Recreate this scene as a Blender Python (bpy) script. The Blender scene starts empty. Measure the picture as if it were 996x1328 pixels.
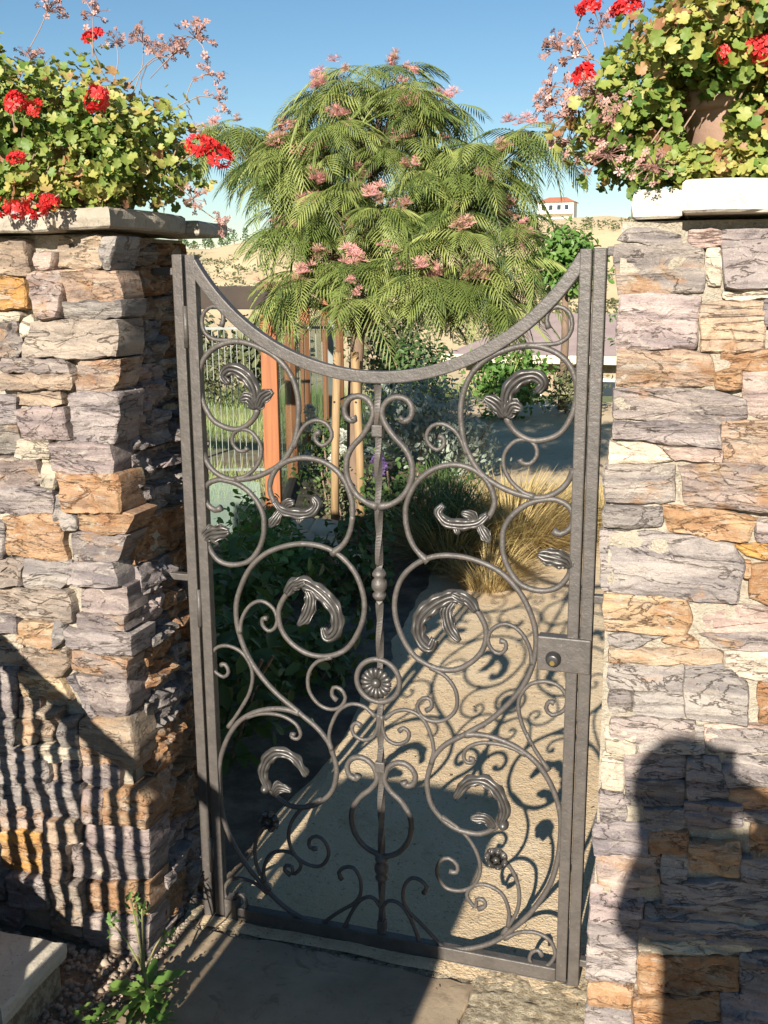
import bpy, bmesh, math, random
import numpy as np
from mathutils import Vector, Matrix, noise
R_ = math.radians
SC = bpy.context.scene
COL = SC.collection
random.seed(11); np.random.seed(11)

# ---------------------------------------------------------------- camera
cam_d = bpy.data.cameras.new('camera'); cam = bpy.data.objects.new('camera', cam_d); COL.objects.link(cam)
_r = Vector((0.95231507, 0.30503852, -0.00689285)); _u = Vector((-0.06067685, 0.21147312, 0.97549856)); _f = Vector((-0.29902229, 0.92856374, -0.21989781))
cam.matrix_world = Matrix(((_r.x, _u.x, -_f.x, 1.13690), (_r.y, _u.y, -_f.y, -2.05096), (_r.z, _u.z, -_f.z, 1.54159), (0, 0, 0, 1)))
cam_d.lens = 36.52; cam_d.sensor_width = 36; cam_d.clip_start = .01; cam_d.clip_end = 3000
SC.camera = cam
# ---------------------------------------------------------------- sky, sun, exposure
SUN_EL, SUN_AZ = 23.6, 0.6          # elevation; bearing the light travels towards (from +Y)
w = bpy.data.worlds.new('World'); SC.world = w; w.use_nodes = True
wn = w.node_tree; sky = wn.nodes.new('ShaderNodeTexSky'); sky.sky_type = 'NISHITA'; sky.sun_disc = False
sky.sun_elevation = R_(SUN_EL); sky.sun_rotation = R_(180 + SUN_AZ); sky.air_density = 1.0; sky.dust_density = 0.0; sky.ozone_density = 2.2
wn.nodes['Background'].inputs['Strength'].default_value = 0.050
hs = wn.nodes.new('ShaderNodeHueSaturation'); hs.inputs['Saturation'].default_value = 1.17; hs.inputs['Hue'].default_value = .496; wn.links.new(sky.outputs[0], hs.inputs['Color'])
wn.links.new(hs.outputs[0], wn.nodes['Background'].inputs[0])
sd = bpy.data.lights.new('sun', 'SUN'); sd.energy = 5.0; sd.angle = R_(.53); sd.color = (1, .935, .83)
so = bpy.data.objects.new('sun', sd); COL.objects.link(so)
_d = Vector((math.sin(R_(SUN_AZ)) * math.cos(R_(SUN_EL)), math.cos(R_(SUN_AZ)) * math.cos(R_(SUN_EL)), -math.sin(R_(SUN_EL))))
so.rotation_euler = _d.to_track_quat('-Z', 'Y').to_euler(); so.location = (0, -8, 6)
SC.view_settings.view_transform = 'Standard'; SC.view_settings.look = 'None'; SC.view_settings.exposure = 1.16; SC.view_settings.gamma = 1
SC.render.engine = 'CYCLES'
SC.cycles.max_bounces = 8; SC.cycles.transparent_max_bounces = 16

# ---------------------------------------------------------------- helpers
def tag(o, label=None, cat=None, group=None, kind=None):
    if label: o['label'] = label
    if cat: o['category'] = cat
    if group: o['group'] = group
    if kind: o['kind'] = kind
    return o
def empty(name, loc, label, cat, group=None):
    o = bpy.data.objects.new(name, None); COL.objects.link(o); o.location = loc; o.empty_display_size = .05
    return tag(o, label, cat, group)
def mesh(name, verts, faces, smooth=False):
    m = bpy.data.meshes.new(name); m.from_pydata([tuple(v) for v in verts], [], [tuple(f) for f in faces]); m.update()
    if smooth: m.polygons.foreach_set('use_smooth', [True] * len(m.polygons))
    return m
def obj(name, me, mat=None, parent=None, world=True):
    """link a mesh; mesh coordinates are world coordinates unless world is False"""
    o = bpy.data.objects.new(name, me); COL.objects.link(o)
    if mat is not None and not me.materials: me.materials.append(mat)
    if parent is not None:
        o.parent = parent
        if world:
            p = parent; off = Vector((0, 0, 0))
            while p is not None: off += p.location; p = p.parent
            o.location = -off
    return o
class MB:
    def __init__(s): s.v = []; s.f = []
    def add(s, v, f):
        n = len(s.v); s.v += [tuple(a) for a in v]; s.f += [tuple(i + n for i in q) for q in f]
    def box(s, c, d, rz=0, rx=0, ry=0):
        M = Matrix.Translation(c) @ Matrix.Rotation(rz, 4, 'Z') @ Matrix.Rotation(ry, 4, 'Y') @ Matrix.Rotation(rx, 4, 'X')
        v = [M @ Vector((x * d[0] / 2, y * d[1] / 2, z * d[2] / 2)) for x in (-1, 1) for y in (-1, 1) for z in (-1, 1)]
        s.add(v, [(0, 1, 3, 2), (4, 6, 7, 5), (0, 4, 5, 1), (2, 3, 7, 6), (0, 2, 6, 4), (1, 5, 7, 3)]); return s
    def tube(s, pts, rad, n=8, cap=True):
        pts = [Vector(p) for p in pts]; N = len(pts)
        rad = [rad] * N if not hasattr(rad, '__len__') else rad
        t0 = (pts[1] - pts[0]).normalized(); a = Vector((0, 1, 0)) if abs(t0.y) < .9 else Vector((1, 0, 0))
        nrm = (a - t0 * a.dot(t0)).normalized(); V = []
        for i, p in enumerate(pts):
            t = (pts[min(i + 1, N - 1)] - pts[max(i - 1, 0)]).normalized()
            nrm = (nrm - t * nrm.dot(t)).normalized(); b = t.cross(nrm)
            for k in range(n):
                c = 2 * math.pi * k / n; V.append(p + (nrm * math.cos(c) + b * math.sin(c)) * rad[i])
        F = [(i * n + k, i * n + (k + 1) % n, (i + 1) * n + (k + 1) % n, (i + 1) * n + k) for i in range(N - 1) for k in range(n)]
        if cap: F += [tuple(range(n - 1, -1, -1)), tuple((N - 1) * n + k for k in range(n))]
        s.add(V, F); return s
    def lathe(s, c, prof, n=16, axis='z'):
        V = []
        for r, h in prof:
            for k in range(n):
                a = 2 * math.pi * k / n; x, y = r * math.cos(a), r * math.sin(a)
                V.append((c[0] + x, c[1] + y, c[2] + h) if axis == 'z' else (c[0] + x, c[1] + h, c[2] + y))
        N = len(prof)
        F = [(i * n + k, i * n + (k + 1) % n, (i + 1) * n + (k + 1) % n, (i + 1) * n + k) for i in range(N - 1) for k in range(n)]
        F += [tuple(range(n - 1, -1, -1)), tuple((N - 1) * n + k for k in range(n))]
        s.add(V, F); return s
    def me(s, name, smooth=False): return mesh(name, s.v, s.f, smooth)
    def build(s, name, mat, parent=None, smooth=False): return obj(name, s.me(name, smooth), mat, parent)
def bevel(o, wd=.004, seg=2):
    m = o.modifiers.new('bevel', 'BEVEL'); m.width = wd; m.segments = seg; m.limit_method = 'ANGLE'; m.angle_limit = R_(40); return o
def spline(P, step):
    P = [Vector(p) for p in P]; out = []
    Q = [P[0] * 2 - P[1]] + P + [P[-1] * 2 - P[-2]]
    for i in range(1, len(Q) - 2):
        a, b, c, d = Q[i - 1:i + 3]; n = max(2, int((c - b).length / step))
        for k in range(n):
            t = k / n
            out.append(.5 * ((2 * b) + (c - a) * t + (2 * a - 5 * b + 4 * c - d) * t * t + (3 * b - a - 3 * c + d) * t ** 3))
    out.append(P[-1]); return out
def nz(x, y, z=0., s=1.): return noise.noise(Vector((x * s, y * s, z * s)))

# ---------------------------------------------------------------- materials
class NT:
    def __init__(s, name):
        s.m = bpy.data.materials.new(name); s.m.use_nodes = True; s.t = s.m.node_tree; s.n = s.t.nodes
        s.p = s.n['Principled BSDF']; s.out = s.n['Material Output']
    def node(s, typ, **kw):
        n = s.n.new('ShaderNode' + typ)
        for k, v in kw.items():
            if hasattr(n, k): setattr(n, k, v)
            else: n.inputs[k].default_value = v
        return n
    def link(s, a, b): s.t.links.new(a, b)
    def coord(s, sc=(1, 1, 1), kind='Object'):
        tc = s.node('TexCoord'); mp = s.node('Mapping'); mp.inputs['Scale'].default_value = sc
        s.link(tc.outputs[kind], mp.inputs[0]); return mp.outputs[0]
    def noise(s, vec, scale, detail=4, rough=.55, dist=0):
        n = s.node('TexNoise'); s.link(vec, n.inputs['Vector']); n.inputs['Scale'].default_value = scale
        n.inputs['Detail'].default_value = detail; n.inputs['Roughness'].default_value = rough; n.inputs['Distortion'].default_value = dist; return n.outputs['Fac']
    def ramp(s, fac, stops):
        r = s.node('ValToRGB'); e = r.color_ramp.elements
        while len(e) < len(stops): e.new(.5)
        for q, (p, c) in zip(e, stops): q.position = p; q.color = (c[0], c[1], c[2], 1) if hasattr(c, '__len__') else (c, c, c, 1)
        s.link(fac, r.inputs[0]); return r.outputs[0]
    def mix(s, fac, a, b, mode='MIX'):
        m = s.node('Mix', data_type='RGBA', blend_type=mode)
        for sock, v in ((m.inputs[0], fac), (m.inputs[6], a), (m.inputs[7], b)):
            if isinstance(v, bpy.types.NodeSocket): s.link(v, sock)
            elif hasattr(v, '__len__'): sock.default_value = (v[0], v[1], v[2], 1)
            else: sock.default_value = v
        return m.outputs[2]
    def math(s, op, a, b=0., c=0., clamp=False):
        m = s.node('Math', operation=op, use_clamp=clamp)
        for i, v in enumerate((a, b, c)):
            if isinstance(v, bpy.types.NodeSocket): s.link(v, m.inputs[i])
            else: m.inputs[i].default_value = v
        return m.outputs[0]
    def smooth(s, v, a, b):
        m = s.node('MapRange', interpolation_type='SMOOTHSTEP'); s.link(v, m.inputs[0])
        for i, x in ((1, a), (2, b)):
            if isinstance(x, bpy.types.NodeSocket): s.link(x, m.inputs[i])
            else: m.inputs[i].default_value = x
        return m.outputs[0]
    def bump(s, h, strength=.5, dist=.01):
        b = s.node('Bump'); b.inputs['Strength'].default_value = strength; b.inputs['Distance'].default_value = dist
        s.link(h, b.inputs['Height']); s.link(b.outputs[0], s.p.inputs['Normal'])
    def col(s, c):
        if isinstance(c, bpy.types.NodeSocket): s.link(c, s.p.inputs['Base Color'])
        else: s.p.inputs['Base Color'].default_value = (*c, 1)
    def set(s, **k):
        for a, v in k.items(): s.p.inputs[a.replace('_', ' ')].default_value = v
M = {}
def simple(name, c1, c2=None, scale=8, rough=.8, bump=.0, bs=40, metallic=0, sc=(1, 1, 1), bd=.004):
    t = NT(name); v = t.coord(sc); c2 = c2 or tuple(x * .75 for x in c1)
    t.col(t.ramp(t.noise(v, scale, 5), [(.32, c1), (.68, c2)])); t.set(Roughness=rough, Metallic=metallic)
    if bump: t.bump(t.noise(v, bs, 5, .65), bump, bd)
    M[name] = t.m; return t
# slate walling stone: own colour per stone (object colour), rust patches by the colour's alpha, strata, lime smears
t = NT('stone'); v = t.coord(); oi = t.node('ObjectInfo'); vr = t.node('VectorMath', operation='ADD'); t.link(v, vr.inputs[0])
cmb = t.node('CombineXYZ'); rr = t.math('MULTIPLY', oi.outputs['Random'], 7.); t.link(rr, cmb.inputs[0]); t.link(rr, cmb.inputs[2]); t.link(cmb.outputs[0], vr.inputs[1]); vv = vr.outputs[0]
mp = t.node('Mapping'); mp.inputs['Scale'].default_value = (5, 5, 38); mp.inputs['Rotation'].default_value = (0, .09, 0); t.link(vv, mp.inputs[0])
strata = t.noise(mp.outputs[0], 1.0, 6, .62, .5)
c = t.mix(t.smooth(strata, .3, .7), t.mix(1., oi.outputs['Color'], (.58, .57, .60), 'MULTIPLY'), t.mix(1., oi.outputs['Color'], (1.28, 1.24, 1.19), 'MULTIPLY'))
th = t.math('MULTIPLY_ADD', oi.outputs['Alpha'], -.5, .80)
mp2 = t.node('Mapping'); mp2.inputs['Scale'].default_value = (1, 1, 2.4); t.link(vv, mp2.inputs[0])
rn = t.noise(mp2.outputs[0], 9, 6, .6, .6)
rc = t.ramp(t.noise(vv, 30, 4), [(.3, (.25, .115, .050)), (.5, (.31, .175, .085)), (.72, (.35, .265, .17))])
c = t.mix(t.math('MULTIPLY', t.smooth(rn, t.math('SUBTRACT', th, .09), t.math('ADD', th, .06)), .78), c, rc)
lime = t.smooth(t.noise(mp2.outputs[0], 15, 9, .70, 1.4), .53, .66)
c = t.mix(t.math('MULTIPLY', lime, .66), c, (.40, .355, .295))
fine = t.noise(vv, 120, 4, .7); c = t.mix(t.smooth(fine, .30, .42), t.mix(1., c, (.62, .58, .56), 'MULTIPLY'), c)
t.col(c); t.set(Roughness=.82); t.p.inputs['Specular IOR Level'].default_value = .3
mp3 = t.node('Mapping'); mp3.inputs['Scale'].default_value = (3.2, 3.2, 13); mp3.inputs['Rotation'].default_value = (0, -.12, 0); t.link(vv, mp3.inputs[0])
crack = t.smooth(t.math('ABSOLUTE', t.math('SUBTRACT', t.noise(mp3.outputs[0], 1.5, 7, .6, .8), .5)), .0, .011)
c = t.mix(crack, t.mix(1., c, (.58, .53, .49), 'MULTIPLY'), c); grit = t.noise(vv, 320, 2, .6); c = t.mix(t.smooth(grit, .60, .72), c, t.mix(1., c, (1.5, 1.45, 1.4), 'MULTIPLY')); t.col(c)
h = t.math('ADD', t.math('MULTIPLY', crack, .35), t.math('ADD', t.math('MULTIPLY', strata, 1.1), t.math('MULTIPLY', t.noise(vv, 55, 8, .7), .9))); t.bump(h, .95, .012); M['stone'] = t.m
t = NT('mortar'); v = t.coord()
c = t.mix(t.smooth(t.noise(v, 11, 6, .65), .3, .7), (.36, .305, .225), (.47, .415, .325)); c = t.mix(t.smooth(t.noise(v, 32, 6, .7), .54, .70), c, (.24, .19, .14)); c = t.mix(t.smooth(t.noise(v, 150, 3, .6), .60, .68), c, (.52, .47, .39))
t.col(c); t.set(Roughness=.96); t.bump(t.math('ADD', t.noise(v, 60, 6, .75), t.math('MULTIPLY', t.noise(v, 170, 3), .6)), 1., .012); M['mortar'] = t.m
t = NT('cap_stone'); v = t.coord()
c = t.mix(t.smooth(t.noise(v, 7, 6, .65), .32, .68), (.30, .255, .195), (.42, .375, .30)); c = t.mix(t.math('MULTIPLY', t.smooth(t.noise(v, 19, 7, .7, 1.), .55, .68), .7), c, (.20, .16, .12)); c = t.mix(t.smooth(t.noise(v, 120, 3), .62, .70), c, (.22, .19, .16))
t.col(c); t.set(Roughness=.9); t.bump(t.noise(v, 50, 8, .72), .7, .008); M['cap_stone'] = t.m
t = NT('iron'); v = t.coord()
c = t.mix(t.smooth(t.noise(v, 26, 6, .65), .35, .65), (.088, .076, .066), (.066, .057, .050)); c = t.mix(t.math('MULTIPLY', t.smooth(t.noise(v, 38, 7, .7), .60, .70), .55), c, (.115, .070, .043)); c = t.mix(t.math('MULTIPLY', t.smooth(t.noise(v, 90, 4, .6), .62, .70), .5), c, (.15, .14, .13))
t.col(c); t.set(Roughness=.5, Metallic=.12); t.bump(t.math('ADD', t.noise(v, 75, 4, .6), t.math('MULTIPLY', t.noise(v, 260, 3), .35)), .55, .003); M['iron'] = t.m
simple('iron_worn', (.105, .098, .09), (.070, .063, .057), 60, .40, .3, 150, metallic=.5, bd=.0015)
simple('brass', (.5, .36, .13), (.4, .28, .1), 30, .35, 0, metallic=.9)
simple('dark_steel', (.07, .068, .066), (.05, .05, .05), 30, .35, .1, metallic=.6)
# sandy decomposed granite path
t = NT('sand'); v = t.coord()
c = t.mix(t.smooth(t.noise(v, 1.6, 5, .6), .35, .7), (.50, .365, .215), (.60, .47, .305))
c = t.mix(t.math('MULTIPLY', t.smooth(t.noise(v, 6, 8, .7, .8), .52, .66), .5), c, (.36, .245, .13)); c = t.mix(t.smooth(t.noise(v, 70, 3, .7), .58, .70), c, (.25, .17, .1)); c = t.mix(t.smooth(t.noise(v, 190, 2, .6), .62, .7), c, (.66, .55, .4))
t.col(c); t.set(Roughness=.95); t.bump(t.math('ADD', t.noise(v, 26, 6, .7), t.math('MULTIPLY', t.noise(v, 150, 3), .5)), .7, .012); M['sand'] = t.m
t = NT('concrete'); v = t.coord()
c = t.mix(t.smooth(t.noise(v, 4, 7, .65), .3, .7), (.22, .158, .10), (.34, .26, .17)); c = t.mix(t.math('MULTIPLY', t.smooth(t.noise(v, 9, 8, .72, 1.), .54, .66), .6), c, (.14, .095, .058)); c = t.mix(t.smooth(t.noise(v, 60, 3, .7), .63, .72), c, (.2, .15, .1))
t.col(c); t.set(Roughness=.9); t.bump(t.noise(v, 90, 6, .7), .35, .004); M['concrete'] = t.m
t = NT('rough_concrete'); v = t.coord()
c = t.mix(t.smooth(t.noise(v, 45, 5, .7), .38, .62), (.30, .23, .14), (.60, .50, .34)); t.col(c); t.set(Roughness=.95); t.bump(t.noise(v, 70, 6, .75), 1., .02); M['rough_concrete'] = t.m
# open ground: dark garden soil close by, dry golden grass with scrub far off
t = NT('ground'); v = t.coord(); g = t.node('NewGeometry'); sx = t.node('VectorMath', operation='LENGTH'); t.link(g.outputs['Position'], sx.inputs[0])
soil = t.mix(t.smooth(t.noise(v, 7, 6, .65), .35, .65), (.085, .058, .038), (.20, .145, .095))
gold = t.mix(t.smooth(t.noise(v, .05, 8, .65), .35, .68), (.64, .49, .28), (.52, .39, .22)); gold = t.mix(t.smooth(t.noise(v, .11, 7, .7), .60, .66), gold, (.13, .13, .06))
grass = t.mix(t.smooth(t.noise(v, 1.2, 7, .7), .35, .65), (.13, .17, .05), (.24, .23, .09))
c = t.mix(t.smooth(sx.outputs['Value'], 6., 9.), soil, grass); c = t.mix(t.smooth(sx.outputs['Value'], 24., 55.), c, gold)
t.col(c); t.set(Roughness=.98); t.bump(t.noise(v, 30, 6, .7), .8, .02); M['ground'] = t.m
# foliage: per-leaf tint attribute picks the leaf's own colour, plus painted shading on the silk tree
def foliage(name, stops, trans=.35, rough=.55):
    t = NT(name); a = t.node('Attribute', attribute_name='tint'); col = t.ramp(a.outputs['Fac'], stops)
    t.col(col); t.set(Roughness=rough); tr = t.node('BsdfTranslucent'); t.link(col, tr.inputs[0])
    mx = t.node('MixShader'); mx.inputs[0].default_value = trans; t.link(t.p.outputs[0], mx.inputs[1]); t.link(tr.outputs[0], mx.inputs[2]); t.link(mx.outputs[0], t.out.inputs[0])
    M[name] = t.m
foliage('geranium_leaf', [(0, (.06, .13, .022)), (.30, (.14, .22, .04)), (.55, (.27, .31, .065)), (.76, (.40, .37, .10)), (.88, (.38, .22, .09)), (1, (.30, .14, .07))])
foliage('silk_leaf', [(0, (.04, .075, .017)), (.45, (.14, .185, .04)), (1, (.31, .34, .10))], .24)
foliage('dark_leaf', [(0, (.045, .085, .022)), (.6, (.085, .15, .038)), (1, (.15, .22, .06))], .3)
foliage('bright_leaf', [(0, (.05, .12, .02)), (.6, (.11, .22, .04)), (1, (.2, .3, .07))], .35)
foliage('olive_leaf', [(0, (.06, .075, .03)), (.6, (.11, .12, .05)), (1, (.19, .18, .09))], .2)
foliage('silver_leaf', [(0, (.24, .28, .21)), (.6, (.36, .40, .32)), (1, (.5, .52, .43))], .25)
foliage('straw', [(0, (.16, .17, .05)), (.25, (.38, .28, .10)), (.7, (.55, .41, .18)), (1, (.68, .54, .28))], .3)
foliage('red_petal', [(0, (.50, .012, .015)), (.6, (.72, .03, .03)), (1, (.82, .11, .09))], .3)
foliage('pink_petal', [(0, (.38, .24, .14)), (.35, (.58, .34, .25)), (.7, (.70, .31, .30)), (1, (.78, .44, .42))], .3)
foliage('dry_umbel', [(0, (.24, .12, .085)), (.5, (.44, .24, .20)), (1, (.58, .38, .32))], .2)
foliage('white_petal', [(0, (.6, .6, .52)), (1, (.8, .8, .76))], .3)
foliage('purple_petal', [(0, (.07, .04, .12)), (1, (.16, .09, .24))], .3)
simple('stem_green', (.16, .19, .06), (.22, .16, .08), 20, .7)
simple('stem_dry', (.30, .20, .14), (.22, .14, .1), 20, .8)
simple('bark', (.20, .13, .085), (.11, .075, .05), 18, .9, .6, 40, sc=(1, 1, .3))
simple('stake_wood', (.33, .215, .105), (.22, .14, .065), 10, .75, .2, 40, sc=(8, 8, .6))
simple('redwood', (.34, .115, .034), (.22, .07, .02), 6, .6, .25, 30, sc=(8, 8, .5))
simple('dark_wood', (.045, .03, .02), (.03, .02, .014), 8, .8, .2, 30)
t = NT('pale_cap'); v = t.coord()
c = t.mix(t.smooth(t.noise(v, 8, 6, .65), .32, .68), (.48, .425, .335), (.60, .545, .45)); c = t.mix(t.math('MULTIPLY', t.smooth(t.noise(v, 15, 8, .72, 1.), .56, .70), .6), c, (.27, .21, .15)); c = t.mix(t.smooth(t.noise(v, 130, 3), .62, .70), c, (.3, .26, .21))
t.col(c); t.set(Roughness=.88); t.bump(t.noise(v, 50, 8, .72), .6, .007); M['pale_cap'] = t.m
simple('terracotta', (.44, .28, .20), (.34, .205, .14), 9, .85, .25, 60)
simple('cream_rock', (.62, .54, .40), (.50, .41, .28), 9, .9, .7, 40)
simple('gravel', (.36, .28, .21), (.16, .12, .09), 40, .9, .3)
simple('white_paint', (.78, .77, .73), (.7, .69, .65), 3, .7)
simple('red_tile', (.42, .16, .09), (.32, .11, .06), 3, .85)
simple('mauve_tile', (.30, .23, .21), (.24, .18, .17), 3, .85, .3, 10)
simple('galvanised', (.30, .32, .30), (.22, .24, .22), 10, .4, metallic=.4)
simple('window_dark', (.03, .04, .05), None, 3, .15)
simple('skin', (.52, .32, .23), (.48, .29, .2), 8, .55)
simple('hair', (.05, .032, .02), (.03, .02, .014), 30, .5)
simple('denim', (.06, .085, .15), (.05, .07, .12), 30, .9, .2, 200)
simple('shirt', (.25, .27, .3), (.2, .22, .25), 30, .9, .2, 200)
simple('black_plastic', (.03, .03, .032), None, 30, .4)
# glass sheets of the timber screen: half clear, a little milky
t = NT('glass_sheet'); tr = t.node('BsdfTransparent'); tr.inputs[0].default_value = (.86, .93, .92, 1)
v = t.coord((2, 2, .8)); t.col(t.ramp(t.noise(v, 2.2, 5), [(.35, (.19, .25, .20)), (.7, (.33, .39, .33))])); t.set(Roughness=.12)
mx = t.node('MixShader'); mx.inputs[0].default_value = .34; t.link(tr.outputs[0], mx.inputs[1]); t.link(t.p.outputs[0], mx.inputs[2]); t.link(mx.outputs[0], t.out.inputs[0]); M['glass_sheet'] = t.m

# ---------------------------------------------------------------- scattering of leaves, petals, blades
def place_many(name, tmpl, mats, tints, mat, parent=None, kind=None, smooth=False):
    """one mesh of many copies of a template (verts, faces), each under its own matrix with its own tint"""
    V, F = tmpl; V = np.array(V, float); nv = len(V); A = np.array([np.array(m) for m in mats]); n = len(A)
    W = np.einsum('nij,vj->nvi', A[:, :3, :3], V) + A[:, None, :3, 3]
    me = bpy.data.meshes.new(name); fl = [len(f) for f in F]; idx = np.array([i for f in F for i in f])
    me.vertices.add(n * nv); me.vertices.foreach_set('co', W.ravel())
    L = len(idx); me.loops.add(n * L); me.loops.foreach_set('vertex_index', (idx[None, :] + (np.arange(n) * nv)[:, None]).ravel().astype(np.int32))
    me.polygons.add(n * len(F)); st = np.concatenate([[0], np.cumsum(fl)[:-1]])
    me.polygons.foreach_set('loop_start', (st[None, :] + (np.arange(n) * L)[:, None]).ravel().astype(np.int32))
    me.update(calc_edges=True); me.validate()
    at = me.attributes.new('tint', 'FLOAT', 'POINT'); at.data.foreach_set('value', np.repeat(np.asarray(tints, float), nv))
    if smooth: me.polygons.foreach_set('use_smooth', [True] * len(me.polygons))
    o = obj(name, me, mat, parent)
    if kind: o['kind'] = kind
    return o
def frame(pos, nrm, roll=0., s=1., fwd=None):
    n = Vector(nrm).normalized()
    a = Vector(fwd) if fwd is not None else Vector((math.cos(roll), math.sin(roll), .3))
    x = a - n * a.dot(n)
    if x.length < 1e-4: x = n.orthogonal()
    x.normalize(); y = n.cross(x)
    return Matrix(((x.x * s, y.x * s, n.x * s, pos[0]), (x.y * s, y.y * s, n.y * s, pos[1]), (x.z * s, y.z * s, n.z * s, pos[2]), (0, 0, 0, 1)))
def rnd_unit():
    v = Vector(np.random.normal(size=3)); return v.normalized()
OVAL = ([(0, 0, 0), (.3, .2, .05), (.7, .22, .04), (1, 0, -.08), (.7, -.22, .04), (.3, -.2, .05), (.5, 0, -.02)], [(0, 6, 1), (1, 6, 2), (2, 6, 3), (3, 6, 4), (4, 6, 5), (5, 6, 0)])
BLADE = ([(0, -.012, 0), (0, .012, 0), (.4, .010, .02), (.4, -.010, .02), (.8, .006, -.03), (.8, -.006, -.03), (1, 0, -.09)], [(0, 1, 2, 3), (3, 2, 4, 5), (5, 4, 6)])
def lobed(nl=5, cup=.18):
    V = [(0, 0, -.06)]; k = nl * 4
    for i in range(k):
        a = 2 * math.pi * i / k; r = 1. - .20 * (i % 4 == 0) + .03 * math.cos(a * 3 + 1)
        if i == 0: r = .35
        V.append((r * math.cos(a), r * math.sin(a), cup * r * r + .07 * math.sin(a * nl)))
    return V, [(0, i + 1, (i + 1) % k + 1) for i in range(k)]
GLEAF = lobed()
def shrub(name, c, r, n, tmpl, size, mat, label, cat, group=None, ground=0., tint=(0, 1), fwd_up=.5, parent=None, stems=6, squash=1.):
    """a leafy plant: stems fanning out of the soil and leaves through the outer part of an uneven crown"""
    root = empty(name, (c[0], c[1], ground), label, cat, group) if parent is None else parent
    mats = []; ti = []; c = Vector(c); sd = random.random() * 50
    while len(mats) < n:
        d = rnd_unit(); q = random.random() ** .45
        k = .78 + .42 * noise.noise(d * 2.1 + Vector((sd, 0, 0))) + .2 * noise.noise(d * 5 + Vector((0, sd, 0)))
        p = c + Vector((d.x * r[0], d.y * r[1], d.z * r[2])) * q * k
        if p.z < ground + .01: continue
        nrm = d * .8 + rnd_unit() * .7 + Vector((0, 0, .35)); f = d + Vector((0, 0, fwd_up)) + rnd_unit() * .5
        s = random.uniform(*size); mats.append(frame(p, nrm, fwd=f, s=s))
        ti.append(min(1, max(0, tint[0] + (tint[1] - tint[0]) * (.5 + .55 * noise.noise(p * 7) + random.gauss(0, .2)))))
    place_many('foliage', tmpl, mats, ti, M[mat], root, kind='stuff')
    if stems:
        mb = MB()
        for i in range(stems):
            a = random.random() * 6.28; e = c + Vector((math.cos(a) * r[0] * .6, math.sin(a) * r[1] * .6, r[2] * random.uniform(-.2, .6)))
            b = Vector((c.x + math.cos(a) * r[0] * .1, c.y + math.sin(a) * r[1] * .1, ground - .02)); m = (b + e) / 2 + Vector((0, 0, r[2] * .15))
            mb.tube(spline([b, m, e], .12), .006, 5)
        mb.build('stems', M['stem_dry'], root)
    return root
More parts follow.
